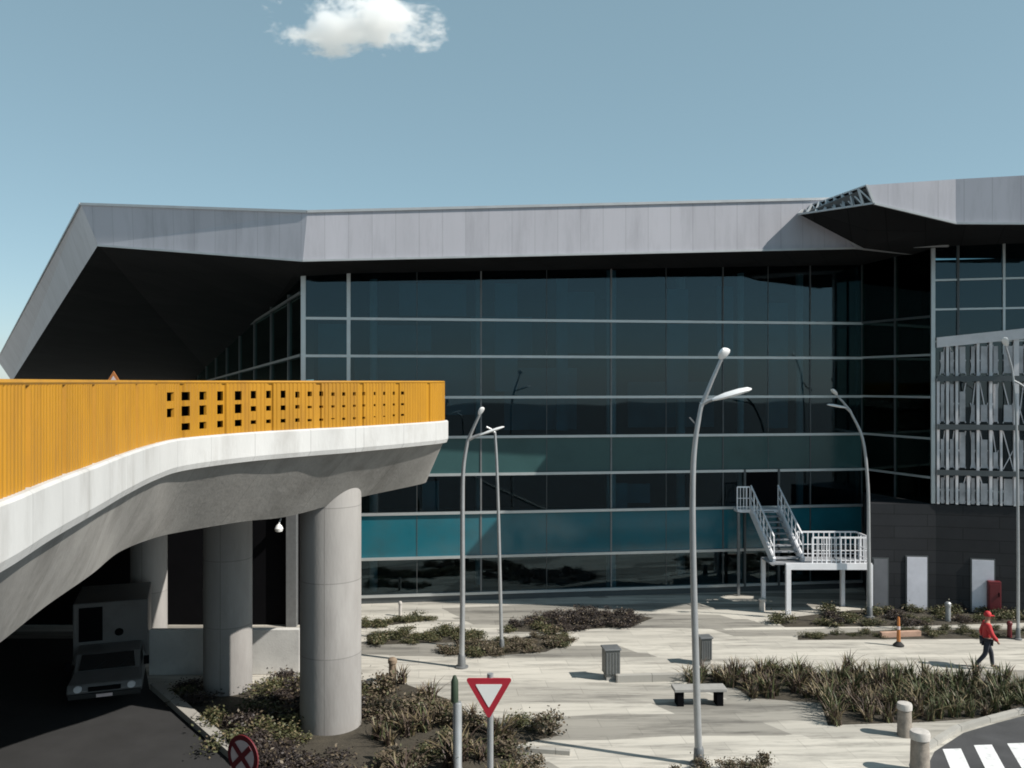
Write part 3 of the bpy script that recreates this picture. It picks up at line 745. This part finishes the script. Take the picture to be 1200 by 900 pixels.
# ------------------------------------------------------------------ street lamps
def head(mb, a, b, w, h):
    "flattened tapering luminaire from a to b"
    a = Vector(a); b = Vector(b); d = (b-a); L_ = d.length; d.normalize(); sd_ = d.cross(Vector((0,0,1))).normalized(); u = sd_.cross(d)
    secs = []
    for t, s_ in ((0,.35),(.08,.6),(.35,.95),(.7,1),(.92,.75),(1,.3)):
        c = a+d*L_*t
        secs.append([c+sd_*math.cos(2*math.pi*k/12)*w*s_/2+u*math.sin(2*math.pi*k/12)*h*s_/2*(1 if math.sin(2*math.pi*k/12) > 0 else .55) for k in range(12)])
    loftsec(mb, secs)
def lamp(Y, pole_px, arms, r0, r1, label, extra=None, hw=.3, head_mat='lamp_white', base=True):
    base_x = (pole_px[0][0]-600)/F*Y
    root = empty('street_lamp', (base_x,Y,0), label=label, cat='street lamp', group='street lamps on the plaza')
    def q(px,py,dy=0): 
        p = P(px,py,Y); return Vector((p.x-base_x,dy,p.z))
    pts = [q(*p) for p in pole_px]; pts[0].z = 0
    pts = catmull(pts, 6)
    rad = [r0+(r1-r0)*i/(len(pts)-1) for i in range(len(pts))]
    mb = MB(); mb.tube(pts, rad, 12); mb.build('pole', M['galv'], root, smooth=True)
    mb = MB(); mb.lathe([(r0*2.4,0),(r0*2.4,.04),(r0*1.5,.06),(r0*1.3,.35),(r0*1.02,.4)],(0,0,0),16); mb.build('base_plate', M['galv_dark'], root, smooth=True)
    for (a,b,h0,h1,dy) in arms:
        A = q(*a); B = q(*b); B.y = dy*.5
        mb = MB(); mb.tube([A, A.lerp(B,.5)+Vector((0,0,.02)), B], [r1*1.05,r1*.9,r1*.8], 8); ar = mb.build('arm', M['galv'], root, smooth=True)
        if h0:
            mb = MB(); H0 = q(*h0); H1 = q(*h1); H0.y = dy*.5; H1.y = dy
            head(mb, H0, H1, hw, hw*.55); hd = mb.build('lamp_head', M[head_mat], ar, smooth=True)
    for e in (extra or []):
        mb = MB(); mb.bar(q(*e[0]),q(*e[1]),.03,.03); mb.build('bracket', M['galv_dark'], root)
    return root
lamp(19.8, [(819,895),(815,760),(812,640),(812,560),(815,515),(822,474)],
     [((822,476),(846,416),(843,421),(849,409),-.25),((821,474),(838,467),(834,469),(879,456),-.1)], .085,.05,
     'tall bowed grey street lamp with two heads, foremost on the open plaza', extra=[((815,497),(808,489))], hw=.34)
lamp(26.6, [(541,780),(542,700),(542,600),(543,550),(548,516)],
     [((548,517),(564,482),(562,486),(566,477),-.25),((548,516),(566,508),(562,510),(591,500),-.1)], .085,.05,
     'two headed street lamp rising behind the yield sign', hw=.2)
lamp(28.2, [(588,765),(586,680),(584,600),(582,540),(580,506)],
     [((580,507),(570,500),None,None,-.2)], .06,.04, 'thin grey lamp pole right of the two headed lamp')
lamp(32.3, [(1019,722),(1018,640),(1017,570),(1011,515),(996,481)],
     [((996,481),(976,460),(979,463),(972,456),-.25),((996,482),(986,476),(990,478),(966,474),-.3)], .075,.045,
     'street lamp bending left above the white stair platform', hw=.22)
lamp(29.5, [(1193,748),(1193,640),(1192,540),(1190,470),(1186,432)],
     [((1186,432),(1175,402),(1177,406),(1172,396),-.25),((1188,446),(1201,455),(1198,453),(1214,462),-.2)], .052,.036,
     'street lamp at the right edge before the pale screen', hw=.22)

# ------------------------------------------------------------------ white steel stair
st = empty('outdoor_stair', (11.3,33.2,0), label='white steel staircase with platform leading up to the dark doorway', cat='staircase')
bpy.context.view_layer.update()
def W(px,py,Y): return P(px,py,Y)
z_pl = 1.88; yf, yb = 32.7, 34.0
xl, xr = P(922,660,yf).x, P(1020,660,yf).x
mb = MB(); mb.box(xl-.6,xr,yf,yb,z_pl-.05,z_pl); place(mb.build('platform', M['tread']), st)
mb = MB(); mb.bar((xl-.05,yf-.03,z_pl-.1),(xr+.04,yf-.03,z_pl-.1),.09,.24); place(mb.build('front_beam', M['steel_white']), st)
for x,y in ((xl+.05,yf),(xr-.02,yf),(xl-.5,yb),(xr-.55,yb)):
    mb = MB(); mb.bar((x,y,0),(x,y,z_pl-.03),.17 if y == yf else .14,.17); place(mb.build('leg', M['steel_white']), st)
# railings of the platform
def railing(a, b, n, nm='railing', h=.95):
    mb = MB(); a = Vector(a); b = Vector(b); up = Vector((0,0,h))
    mb.bar(a+up,b+up,.05,.06); mb.bar(a+up*.5,b+up*.5,.03,.03); mb.bar(a+up*.12,b+up*.12,.03,.03)
    for i in range(n):
        p = a.lerp(b,i/(n-1)); mb.bar(p,p+up,.045 if i%3 == 0 else .025,.045)
    return place(mb.build(nm, M['steel_white']), st)
railing((xl+.95,yf+.02,z_pl),(xr-.03,yf+.02,z_pl),13); railing((xr-.03,yf+.1,z_pl),(xr-.03,yb,z_pl),6); railing((xl+.8,yb,z_pl),(xr-.03,yb,z_pl),12)
# flight going up and back to the door
l0 = Vector((xl-.40,yf+.25,z_pl)); l1 = Vector((P(880,597,35.6).x,35.6,P(880,597,35.6).z))
wv = Vector((1.12,.12,0))
for o_ in (Vector((0,0,0)), wv):
    mb = MB(); mb.bar(l0+o_,l1+o_,.10,.34); place(mb.build('stringer', M['steel_white']), st)
    railing(l0+o_+Vector((0,0,.1)), l1+o_+Vector((0,0,.1)), 8, 'handrail', .85)
for i in range(9):
    c = l0.lerp(l1,(i+.5)/9); d2 = Vector((0,.26,0)); mb = MB()
    mb.plate([c, c+wv, c+wv+d2, c+d2], (0,0,.04)); place(mb.build('tread', M['tread']), st)
# upper landing
l2 = l1+Vector((-.55,.0,0)); mb = MB(); mb.box(l2.x,l1.x+1.3,35.55,36.15,l1.z-.12,l1.z); place(mb.build('landing', M['steel_white']), st)
railing((l2.x,35.6,l1.z),(l1.x-.05,35.6,l1.z),5,h=.9)
for x in (l2.x+.05,):
    mb = MB(); mb.bar((x,35.6,0),(x,35.6,l1.z-.1),.1,.1); place(mb.build('leg', M['galv_dark']), st)
# ------------------------------------------------------------------ plaza furniture
def bollard(px,py,r,h,label):
    g = G(px,py); o = empty('bollard', (g.x,g.y,0), rz=random.uniform(0,1), label=label, cat='bollard', group='stone bollards at the crossing')
    mb = MB(); mb.lathe([(r*1.05,0),(r,.05),(r*.93,h*.7),(r*.9,h*.78)],(0,0,0),22); mb.build('shaft', M['bollard'], o, smooth=True)
    mb = MB(); mb.lathe([(r*.82,h*.78),(r*1.02,h*.8),(r*1.04,h*.93),(r*.95,h*.985),(r*.5,h),(.01,h)],(0,0,0),22); mb.build('cap', M['bollard_top'], o, smooth=True)
bollard(1060,862,.17,.80,'squat stone bollard just before the flax bed')
bollard(1078,905,.205,.92,'squat stone bollard next to the zebra crossing kerb')

def bin_(px,py,w,h,label):
    g = G(px,py); o = empty('litter_bin',(g.x,g.y,0),rz=R(8),label=label,cat='bin')
    mb = MB(); mb.box(-w/2,w/2,-w/2,w/2,.16,h); b_ = mb.build('body', M['bin'], o, bevel=.02)
    mb = MB()
    for k in range(5): 
        x = -w/2+w*(k+.5)/5; mb.box(x-.012,x+.012,-w/2-.012,-w/2-.001,.2,h-.06)
    mb.build('slats', M['galv_dark'], o)
    mb = MB(); mb.box(-w/2-.03,w/2+.03,-w/2-.03,w/2+.03,h+.002,h+.05); mb.build('lid', M['galv_dark'], o, bevel=.01)
    mb = MB(); mb.box(-w*.4,w*.4,-w*.4,w*.4,0,.158); mb.build('foot', M['bench'], o)
bin_(716,795,.44,.86,'square dark litter bin alone on the pale pavement')
bin_(826,778,.34,.80,'dark litter bin just right of the foremost lamp pole')

g = G(820,825); o = empty('bench',(g.x,g.y,0),rz=R(2),label='backless stone bench with dark legs beside the lamp pole',cat='bench')
mb = MB(); mb.box(-.72,.68,-.22,.22,.38,.47); mb.build('seat', M['bench'], o, bevel=.015)
for x in (-.55,.5):
    mb = MB(); mb.box(x-.09,x+.09,-.18,.18,0,.378); mb.build('leg', M['black'], o, bevel=.01)

# delineator with plank
g = G(1053,757); o = empty('delineator_post',(g.x,g.y,0),label='orange delineator post on a dark foot across the plaza',cat='post'); o.scale = (.85,.85,.9)
mb = MB(); mb.lathe([(.20,0),(.20,.05),(.10,.14),(.075,.17)],(0,0,0),16); mb.build('foot', M['rubber'], o, smooth=True)
mb = MB(); mb.lathe([(.075,.17),(.065,.5),(.05,1.0),(.03,1.05)],(0,0,0),14); mb.build('shaft', M['orange'], o, smooth=True)
mb = MB(); mb.lathe([(.0655,.60),(.062,.72)],(0,0,0),14); mb.build('reflective_band', M['sign_pale'], o)
a, b = G(1032,747), G(1078,745); mb = MB(); mb.bar((a.x,a.y,.09),(b.x,b.y,.09),.16,.18)
tag(mb.build('plank', mat('pinkish_timber',(.42,.27,.2),.8,var=.2,vscale=4), bevel=.01), 'pinkish plank lying behind the orange delineator post','plank')
# small posts by the facade
for px,py,w,h,lab,m in ((893,716,.13,.5,'short pale post with a round top by the stair','bollard_top'),(469,722,.07,.55,'thin pale post at the foot of the facade','bollard_top'),(460,800,.13,.72,'brown timber post among the shrubs left of the lamp','wood'),(1111,728,.11,.7,'slim grey post in the hedge before the doors','galv'),(1183,747,.09,.55,'small red post behind the walking person','red_dull')):
    g = G(px,py); o = empty('short_post',(g.x,g.y,0),label=lab,cat='post')
    mb = MB(); mb.lathe([(w*.85,0),(w*.8,h*.75)],(0,0,0),14); mb.build('shaft', M[m], o, smooth=True)
    mb = MB(); mb.lathe([(w*.8,h*.75),(w,h*.78),(w,h*.92),(w*.6,h*.99),(.01,h)],(0,0,0),14); mb.build('cap', M[m], o, smooth=True)

# ------------------------------------------------------------------ person
def skin(name, verts, edges, radii, m, parent=None, root=0, sub=2):
    me = bpy.data.meshes.new(name); me.from_pydata([Vector(v) for v in verts], edges, []); me.materials.append(m)
    o = bpy.data.objects.new(name, me); COL.objects.link(o)
    md = o.modifiers.new('Skin','SKIN'); md.use_smooth_shade = True
    for i,r in enumerate(radii):
        d_ = me.skin_vertices[0].data[i]; d_.radius = r if isinstance(r,tuple) else (r,r); d_.use_root = (i == root)
    s_ = o.modifiers.new('Sub','SUBSURF'); s_.levels = s_.render_levels = sub
    if parent: o.parent = parent
    return o
g = G(1156,784)
pe = empty('person',(g.x,g.y,0),rz=R(75),label='walking person in a red jacket, red cap and dark trousers',cat='person')
pe.scale = (.95,.95,.94)
# local: x right, -y forward
V = [(0,0,.94),(0,-.01,1.12),(0,-.02,1.32),(0,-.02,1.46),(0,-.03,1.55),(0,-.045,1.64),(0,-.04,1.76),
     (.10,0,.90),(.11,-.16,.50),(.11,-.20,.09),(.11,-.34,.045),
     (-.10,0,.90),(-.11,.06,.50),(-.11,.34,.14),(-.11,.24,.045),
     (.19,-.01,1.43),(.25,.10,1.15),(.25,.02,.92),(.25,-.02,.83),
     (-.19,-.01,1.43),(-.25,-.10,1.15),(-.24,-.26,.95),(-.24,-.31,.87)]
E = [(0,1),(1,2),(2,3),(3,4),(4,5),(5,6),(0,7),(7,8),(8,9),(9,10),(0,11),(11,12),(12,13),(13,14),(3,15),(15,16),(16,17),(17,18),(3,19),(19,20),(20,21),(21,22)]
Rr = [(.15,.11),(.14,.10),(.17,.11),(.09,.08),.058,(.085,.10),(.07,.085),.085,.06,.042,.04,.085,.06,.042,.04,.06,.045,.035,.042,.06,.045,.035,.042]
body = skin('body', V, E, Rr, M['skin'], pe)
jv = [0,1,2,3,15,16,17,19,20,21]
def sub_skin(name, idx, grow, m, nudge=(0,0,0)):
    mp_ = {j:k for k,j in enumerate(idx)}
    return skin(name, [Vector(V[j])+Vector(nudge) for j in idx], [(mp_[a],mp_[b]) for a,b in E if a in mp_ and b in mp_], [((Rr[j] if isinstance(Rr[j],tuple) else (Rr[j],)*2)[0]+grow,(Rr[j] if isinstance(Rr[j],tuple) else (Rr[j],)*2)[1]+grow) for j in idx], m, pe)
sub_skin('jacket', [0,1,2,3,15,16,17,19,20,21], .03, M['jacket'])
sub_skin('trousers', [0,7,8,9,11,12,13], .018, M['trousers'])
for j in (10,14):
    x,y,z = V[j]; mb = MB(); head(mb,(x,y+.20,z+.03),(x,y-.08,z-.005),.10,.12); mb.build('shoe', M['shoe'], pe, smooth=True)
mb = MB(); mb.lathe([(.105,1.69),(.112,1.73),(.10,1.79),(.06,1.835),(.01,1.85)],(0,-.035,0),16); mb.box(-.07,.07,-.22,-.12,1.695,1.71); mb.build('cap', M['jacket'], pe, smooth=True)
mb = MB()
for sx in (-.035,.035): mb.lathe([(.001,-.012),(.012,0),(.001,.012)],(sx,-.135,1.66),8)
mb.build('eyes', M['black'], pe)
mb = MB(); mb.add([(-.014,-.128,1.655),(.014,-.128,1.655),(0,-.165,1.615),(0,-.125,1.605)],[(0,1,2),(0,2,3),(1,3,2)]); mb.build('nose', M['skin'], pe)

# ------------------------------------------------------------------ planting
def flax(n, h, spread, mats, seed):
    rnd = random.Random(seed); mb = MB()
    for i in range(n):
        a = rnd.uniform(0,6.283); lean = rnd.uniform(.1,1.0)*spread; hh = h*rnd.uniform(.55,1.1); w = rnd.uniform(.018,.034)
        bx, by = rnd.uniform(-.16,.16), rnd.uniform(-.16,.16)
        dx, dy = math.cos(a), math.sin(a); pts = []
        for k in range(5):
            t = k/4; r_ = lean*hh*(t**1.7); z = hh*(t-.28*lean*t*t*t)
            ww = w*(1-.15*k if k < 3 else (.55 if k == 3 else .05)); pts.append((Vector((bx+dx*r_,by+dy*r_,z)), ww))
        s_ = Vector((-dy,dx,0)); vs = []
        for p, ww in pts: vs += [p-s_*ww, p+s_*ww]
        mb.cur = 0 if rnd.random() < .6 else 1 if rnd.random() < .65 else 2
        mb.add(vs, [(2*k,2*k+1,2*k+3,2*k+2) for k in range(4)])
    me = mb.build('flax_plant', mats, fix=False, smooth=False)
    return me
def shrub(n, h, rad, mats, seed, leaf=.085):
    rnd = random.Random(seed); mb = MB()
    for i in range(7):
        a = rnd.uniform(0,6.28); mb.cur = 1; mb.tube([(0,0,0),(math.cos(a)*rad*.4,math.sin(a)*rad*.4,h*.7)],[.012,.005],4)
    cl = [(rnd.gauss(0,rad*.42),rnd.gauss(0,rad*.42),h*rnd.uniform(.25,.85),rnd.uniform(.35,.75)) for _ in range(9)]
    for i in range(n):
        c = rnd.choice(cl); s_ = c[3]*rad*.45
        p = Vector((c[0]+rnd.gauss(0,s_),c[1]+rnd.gauss(0,s_),max(.02,c[2]+rnd.gauss(0,s_*.8))))
        d_ = Vector((rnd.gauss(0,1),rnd.gauss(0,1),rnd.gauss(.4,.8))).normalized(); q_ = d_.cross(Vector((rnd.gauss(0,1),rnd.gauss(0,1),rnd.gauss(0,1)))).normalized()
        l = leaf*rnd.uniform(.7,1.4); mb.cur = 0 if rnd.random() < .8 else 1
        mb.add([p, p+d_*l*.5+q_*l*.28, p+d_*l, p+d_*l*.5-q_*l*.28], [(0,1,2,3)])
    return mb.build('low_shrub', mats, fix=False)
FG, FB, FD = M['flax_green'], M['flax_bronze'], M['flax_dry']
flax_g = [flax(46,.9,.95,[FG,FD,FB],s) for s in (1,2)]
flax_b = [flax(44,.85,.95,[FB,FD,FG],s) for s in (3,4)]
shr_g = [shrub(800,.45,.46,[M['shrub_green'],M['flax_dry']],s) for s in (5,6)]
shr_b = [shrub(800,.5,.46,[M['shrub_brown'],M['shrub_green']],s) for s in (7,8)]
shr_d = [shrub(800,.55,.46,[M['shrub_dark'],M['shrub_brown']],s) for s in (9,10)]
used = set(); COLS = [Vector((-4.53,22.15)),Vector((-7.93,24.75)),Vector((-11.75,28.7))]
def inst(src, x, y, s, sz, label, cat, group):
    if src.name not in used: o = src; used.add(src.name)
    else: o = src.copy(); COL.objects.link(o)
    o.location = (x,y,0.0); o.rotation_euler = (0,0,random.uniform(0,6.28)); o.scale = (s,s,s*sz)
    tag(o, label, cat, group)
def inside(p, poly):
    c = False; n = len(poly)
    for i in range(n):
        a, b = poly[i], poly[i-1]
        if (a.y > p.y) != (b.y > p.y) and p.x < (b.x-a.x)*(p.y-a.y)/(b.y-a.y)+a.x: c = not c
    return c
def bed(px, n, kinds, label, cat, group, smin, smax, mind=.35, soil=True, szr=(.85,1.15)):
    poly = [G(*p).xy for p in px]
    if soil:
        mb = MB(); q_ = [(p.x,p.y,.006) for p in poly]; mb.poly(q_ if sum((b.x-a.x)*(b.y+a.y) for a,b in zip(poly,poly[1:]+poly[:1])) < 0 else q_[::-1])
        tag(mb.build('soil_bed', M['soil'], fix=False), kind='structure')
    x0, x1 = min(p.x for p in poly), max(p.x for p in poly); y0, y1 = min(p.y for p in poly), max(p.y for p in poly)
    got = []; tries = 0
    while len(got) < n and tries < 6000:
        tries += 1; p = Vector((random.uniform(x0,x1),random.uniform(y0,y1)))
        if not inside(p,poly) or any((p-q).length < mind for q in got) or any((p-q).length < 1.0 or (abs(p.x-q.x*p.y/q.y) < .75 and q.y-2.6 < p.y < q.y) for q in COLS): continue
        got.append(p); src = random.choice(kinds(p) if callable(kinds) else kinds)
        inst(src, p.x, p.y, random.uniform(smin,smax), random.uniform(*szr), label, cat, group)
# long flax bed on the right
bed([(800,806),(862,806),(880,818),(962,824),(970,850),(1090,846),(1330,828),(1330,800),(1120,800),(1000,790),(815,790)], 175,
    lambda p: flax_g if random.random() < (.85 if p.x > 10.5 else .3) else flax_b, 'strappy flax clump in the long bed before the zebra crossing', 'plant', 'flax clumps in the long right bed', .5, .9, .21, szr=(.65,1.1))
# bed around the yield sign
bed([(425,812),(470,800),(532,822),(560,850),(640,852),(655,862),(590,876),(620,900),(690,925),(690,960),(425,960)], 56,
    lambda p: shr_b+flax_b+(shr_g if random.random() < .4 else []), 'brownish shrub in the bed around the yield sign', 'shrub', 'shrubs in the yield sign bed', .6, 1.15, .3, szr=(.5,.95))
# bed below the columns, darker shrubs chosen to stand for the bridge's shade
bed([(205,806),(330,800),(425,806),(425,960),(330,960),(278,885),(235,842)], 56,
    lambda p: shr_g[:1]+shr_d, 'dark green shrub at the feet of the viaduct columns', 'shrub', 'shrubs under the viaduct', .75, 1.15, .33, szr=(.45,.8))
# strips near the facade
bed([(430,744),(560,740),(562,752),(430,756)], 22, shr_g, 'low green shrub in the narrow strip right of the front column', 'shrub', 'shrubs in the narrow green strip', .55, .8, .28, szr=(.35,.75))
bed([(512,766),(560,752),(662,742),(668,752),(640,764),(560,770)], 30, lambda p: shr_b if random.random() < .8 else shr_g, 'low brown shrub in the strip behind the thin lamp pole', 'shrub', 'shrubs in the brown strip', .5, .75, .3, szr=(.35,.75))
bed([(590,740),(640,722),(700,716),(766,724),(740,734),(640,741)], 30, lambda p: shr_d if p.x > 2.2 else shr_g+shr_d, 'dark low shrub in the bed against the glass facade', 'shrub', 'shrubs in the dark facade bed', .6, .95, .33, szr=(.35,.75))
bed([(905,726),(1000,715),(1330,712),(1330,726),(1060,734),(920,735)], 42, shr_g+shr_d[:1], 'dark green hedge shrub in front of the cladding wall', 'shrub', 'hedge shrubs before the wall', .7, .95, .34, szr=(.35,.75))
bed([(935,745),(1050,738),(1330,738),(1330,748),(1080,749),(935,750)], 30, shr_g, 'low green shrub in the strip behind the walking person', 'shrub', 'shrubs in the strip behind the person', .4, .6, .3, szr=(.35,.75))
bed([(425,730),(500,722),(505,727),(430,736)], 10, shr_g, 'low green shrub at the foot of the left facade glass', 'shrub', 'shrubs at the left facade foot', .5, .7, .3, szr=(.35,.75))
bed([(790,903),(905,896),(900,925),(790,930)], 7, shr_g+shr_b, 'low shrub at the foot of the foremost lamp', 'shrub', 'shrubs at the foremost lamp foot', .4, .6, .4, soil=False)

# ------------------------------------------------------------------ cloud
def cloud():
    me = bpy.data.meshes.new('cloud'); bm = bmesh.new()
    Y = 900
    c = P(421,32,Y); w = 168/F*Y/2; h = 47/F*Y/2
    bmesh.ops.create_cube(bm, size=2); bmesh.ops.scale(bm, vec=(w*1.7,w*.9,h*1.8), verts=bm.verts)
    bm.to_mesh(me); bm.free()
    o = bpy.data.objects.new('cloud', me); COL.objects.link(o); o.location = c
    m = bpy.data.materials.new('cloud_vapour'); m.use_nodes = True; nt = m.node_tree; N = nt.nodes; L = nt.links
    N.remove(N['Principled BSDF']); out = N['Material Output']
    v = N.new('ShaderNodeVolumePrincipled'); v.inputs['Color'].default_value = (1,1,1,1); v.inputs['Anisotropy'].default_value = .2
    tc = N.new('ShaderNodeTexCoord'); mp = N.new('ShaderNodeMapping'); mp.inputs['Scale'].default_value = (1/w,1/(w*.6),1/h); mp.inputs['Rotation'].default_value = (0,R(0),0)
    L.new(tc.outputs['Object'], mp.inputs['Vector'])
    ln = N.new('ShaderNodeVectorMath'); ln.operation = 'LENGTH'; L.new(mp.outputs[0], ln.inputs[0])
    n = N.new('ShaderNodeTexNoise'); n.inputs['Scale'].default_value = 1.7; n.inputs['Detail'].default_value = 7; n.inputs['Roughness'].default_value = .66
    m2 = N.new('ShaderNodeMapping'); m2.inputs['Scale'].default_value = (.010,.014,.020); m2.inputs['Location'].default_value = (3.1,0,1.7); L.new(tc.outputs['Object'], m2.inputs['Vector']); L.new(m2.outputs[0], n.inputs['Vector'])
    a = N.new('ShaderNodeMath'); a.operation = 'MULTIPLY_ADD'; a.inputs[1].default_value = 3.8; a.inputs[2].default_value = -1.05; L.new(n.outputs['Fac'], a.inputs[0])
    s = N.new('ShaderNodeMath'); s.operation = 'SUBTRACT'; L.new(a.outputs[0], s.inputs[0]); L.new(ln.outputs['Value'], s.inputs[1])
    mr = N.new('ShaderNodeMapRange'); mr.inputs['From Min'].default_value = 0; mr.inputs['From Max'].default_value = .35; mr.inputs['To Max'].default_value = .14
    L.new(s.outputs[0], mr.inputs['Value']); L.new(mr.outputs[0], v.inputs['Density'])
    L.new(v.outputs[0], out.inputs['Volume']); me.materials.append(m)
    return tag(o, 'single small white cloud high in the blue sky', 'cloud', kind='thing')
cloud()

# ------------------------------------------------------------------ light, world, camera
SUN_EL, sx_, sy_ = R(43), .935, -.355
wd_ = bpy.data.worlds.new('World'); sc.world = wd_; wd_.use_nodes = True
N = wd_.node_tree.nodes; L = wd_.node_tree.links
sky = N.new('ShaderNodeTexSky'); sky.sky_type = 'NISHITA'; sky.sun_disc = False; sky.sun_elevation = SUN_EL
sky.sun_rotation = math.atan2(sx_, sy_); sky.altitude = 2500; sky.air_density = 1.0; sky.dust_density = 2.4; sky.ozone_density = .6
hs = N.new('ShaderNodeHueSaturation'); hs.inputs['Hue'].default_value = .47; hs.inputs['Saturation'].default_value = .85; hs.inputs['Value'].default_value = 1.0
L.new(sky.outputs[0], hs.inputs['Color']); air = N.new('ShaderNodeMix'); air.data_type = 'RGBA'; air.inputs['Factor'].default_value = .5; air.inputs['B'].default_value = (2.25,3.45,4.05,1)
L.new(hs.outputs[0], air.inputs['A']); L.new(air.outputs['Result'], N['Background'].inputs['Color'])
N['Background'].inputs['Strength'].default_value = .112
ld = bpy.data.lights.new('sun','SUN'); ld.energy = 5.0; ld.angle = R(.53); ld.color = (1,.95,.87)
lo = bpy.data.objects.new('sun', ld); COL.objects.link(lo)
sv = Vector((sx_,sy_,0)).normalized()*math.cos(SUN_EL)+Vector((0,0,math.sin(SUN_EL)))
lo.rotation_euler = sv.to_track_quat('Z','Y').to_euler(); lo.location = sv*100
cd = bpy.data.cameras.new('camera'); co = bpy.data.objects.new('camera', cd); COL.objects.link(co)
co.location = (0,0,CAMZ); co.rotation_euler = (R(90),0,0); cd.sensor_width = 36; cd.lens = 36*F/1200; cd.clip_end = 6000; cd.clip_start = .1
sc.camera = co
vs_ = sc.view_settings; vs_.view_transform = 'Standard'; vs_.look = 'None'; vs_.exposure = .25; vs_.gamma = 1; vs_.use_curve_mapping = False
sc.cycles.volume_bounces = 24; sc.cycles.max_bounces = 24; sc.cycles.diffuse_bounces = 2; sc.cycles.transparent_max_bounces = 16
sc.cycles.use_denoising = True; sc.cycles.filter_width = 1.8
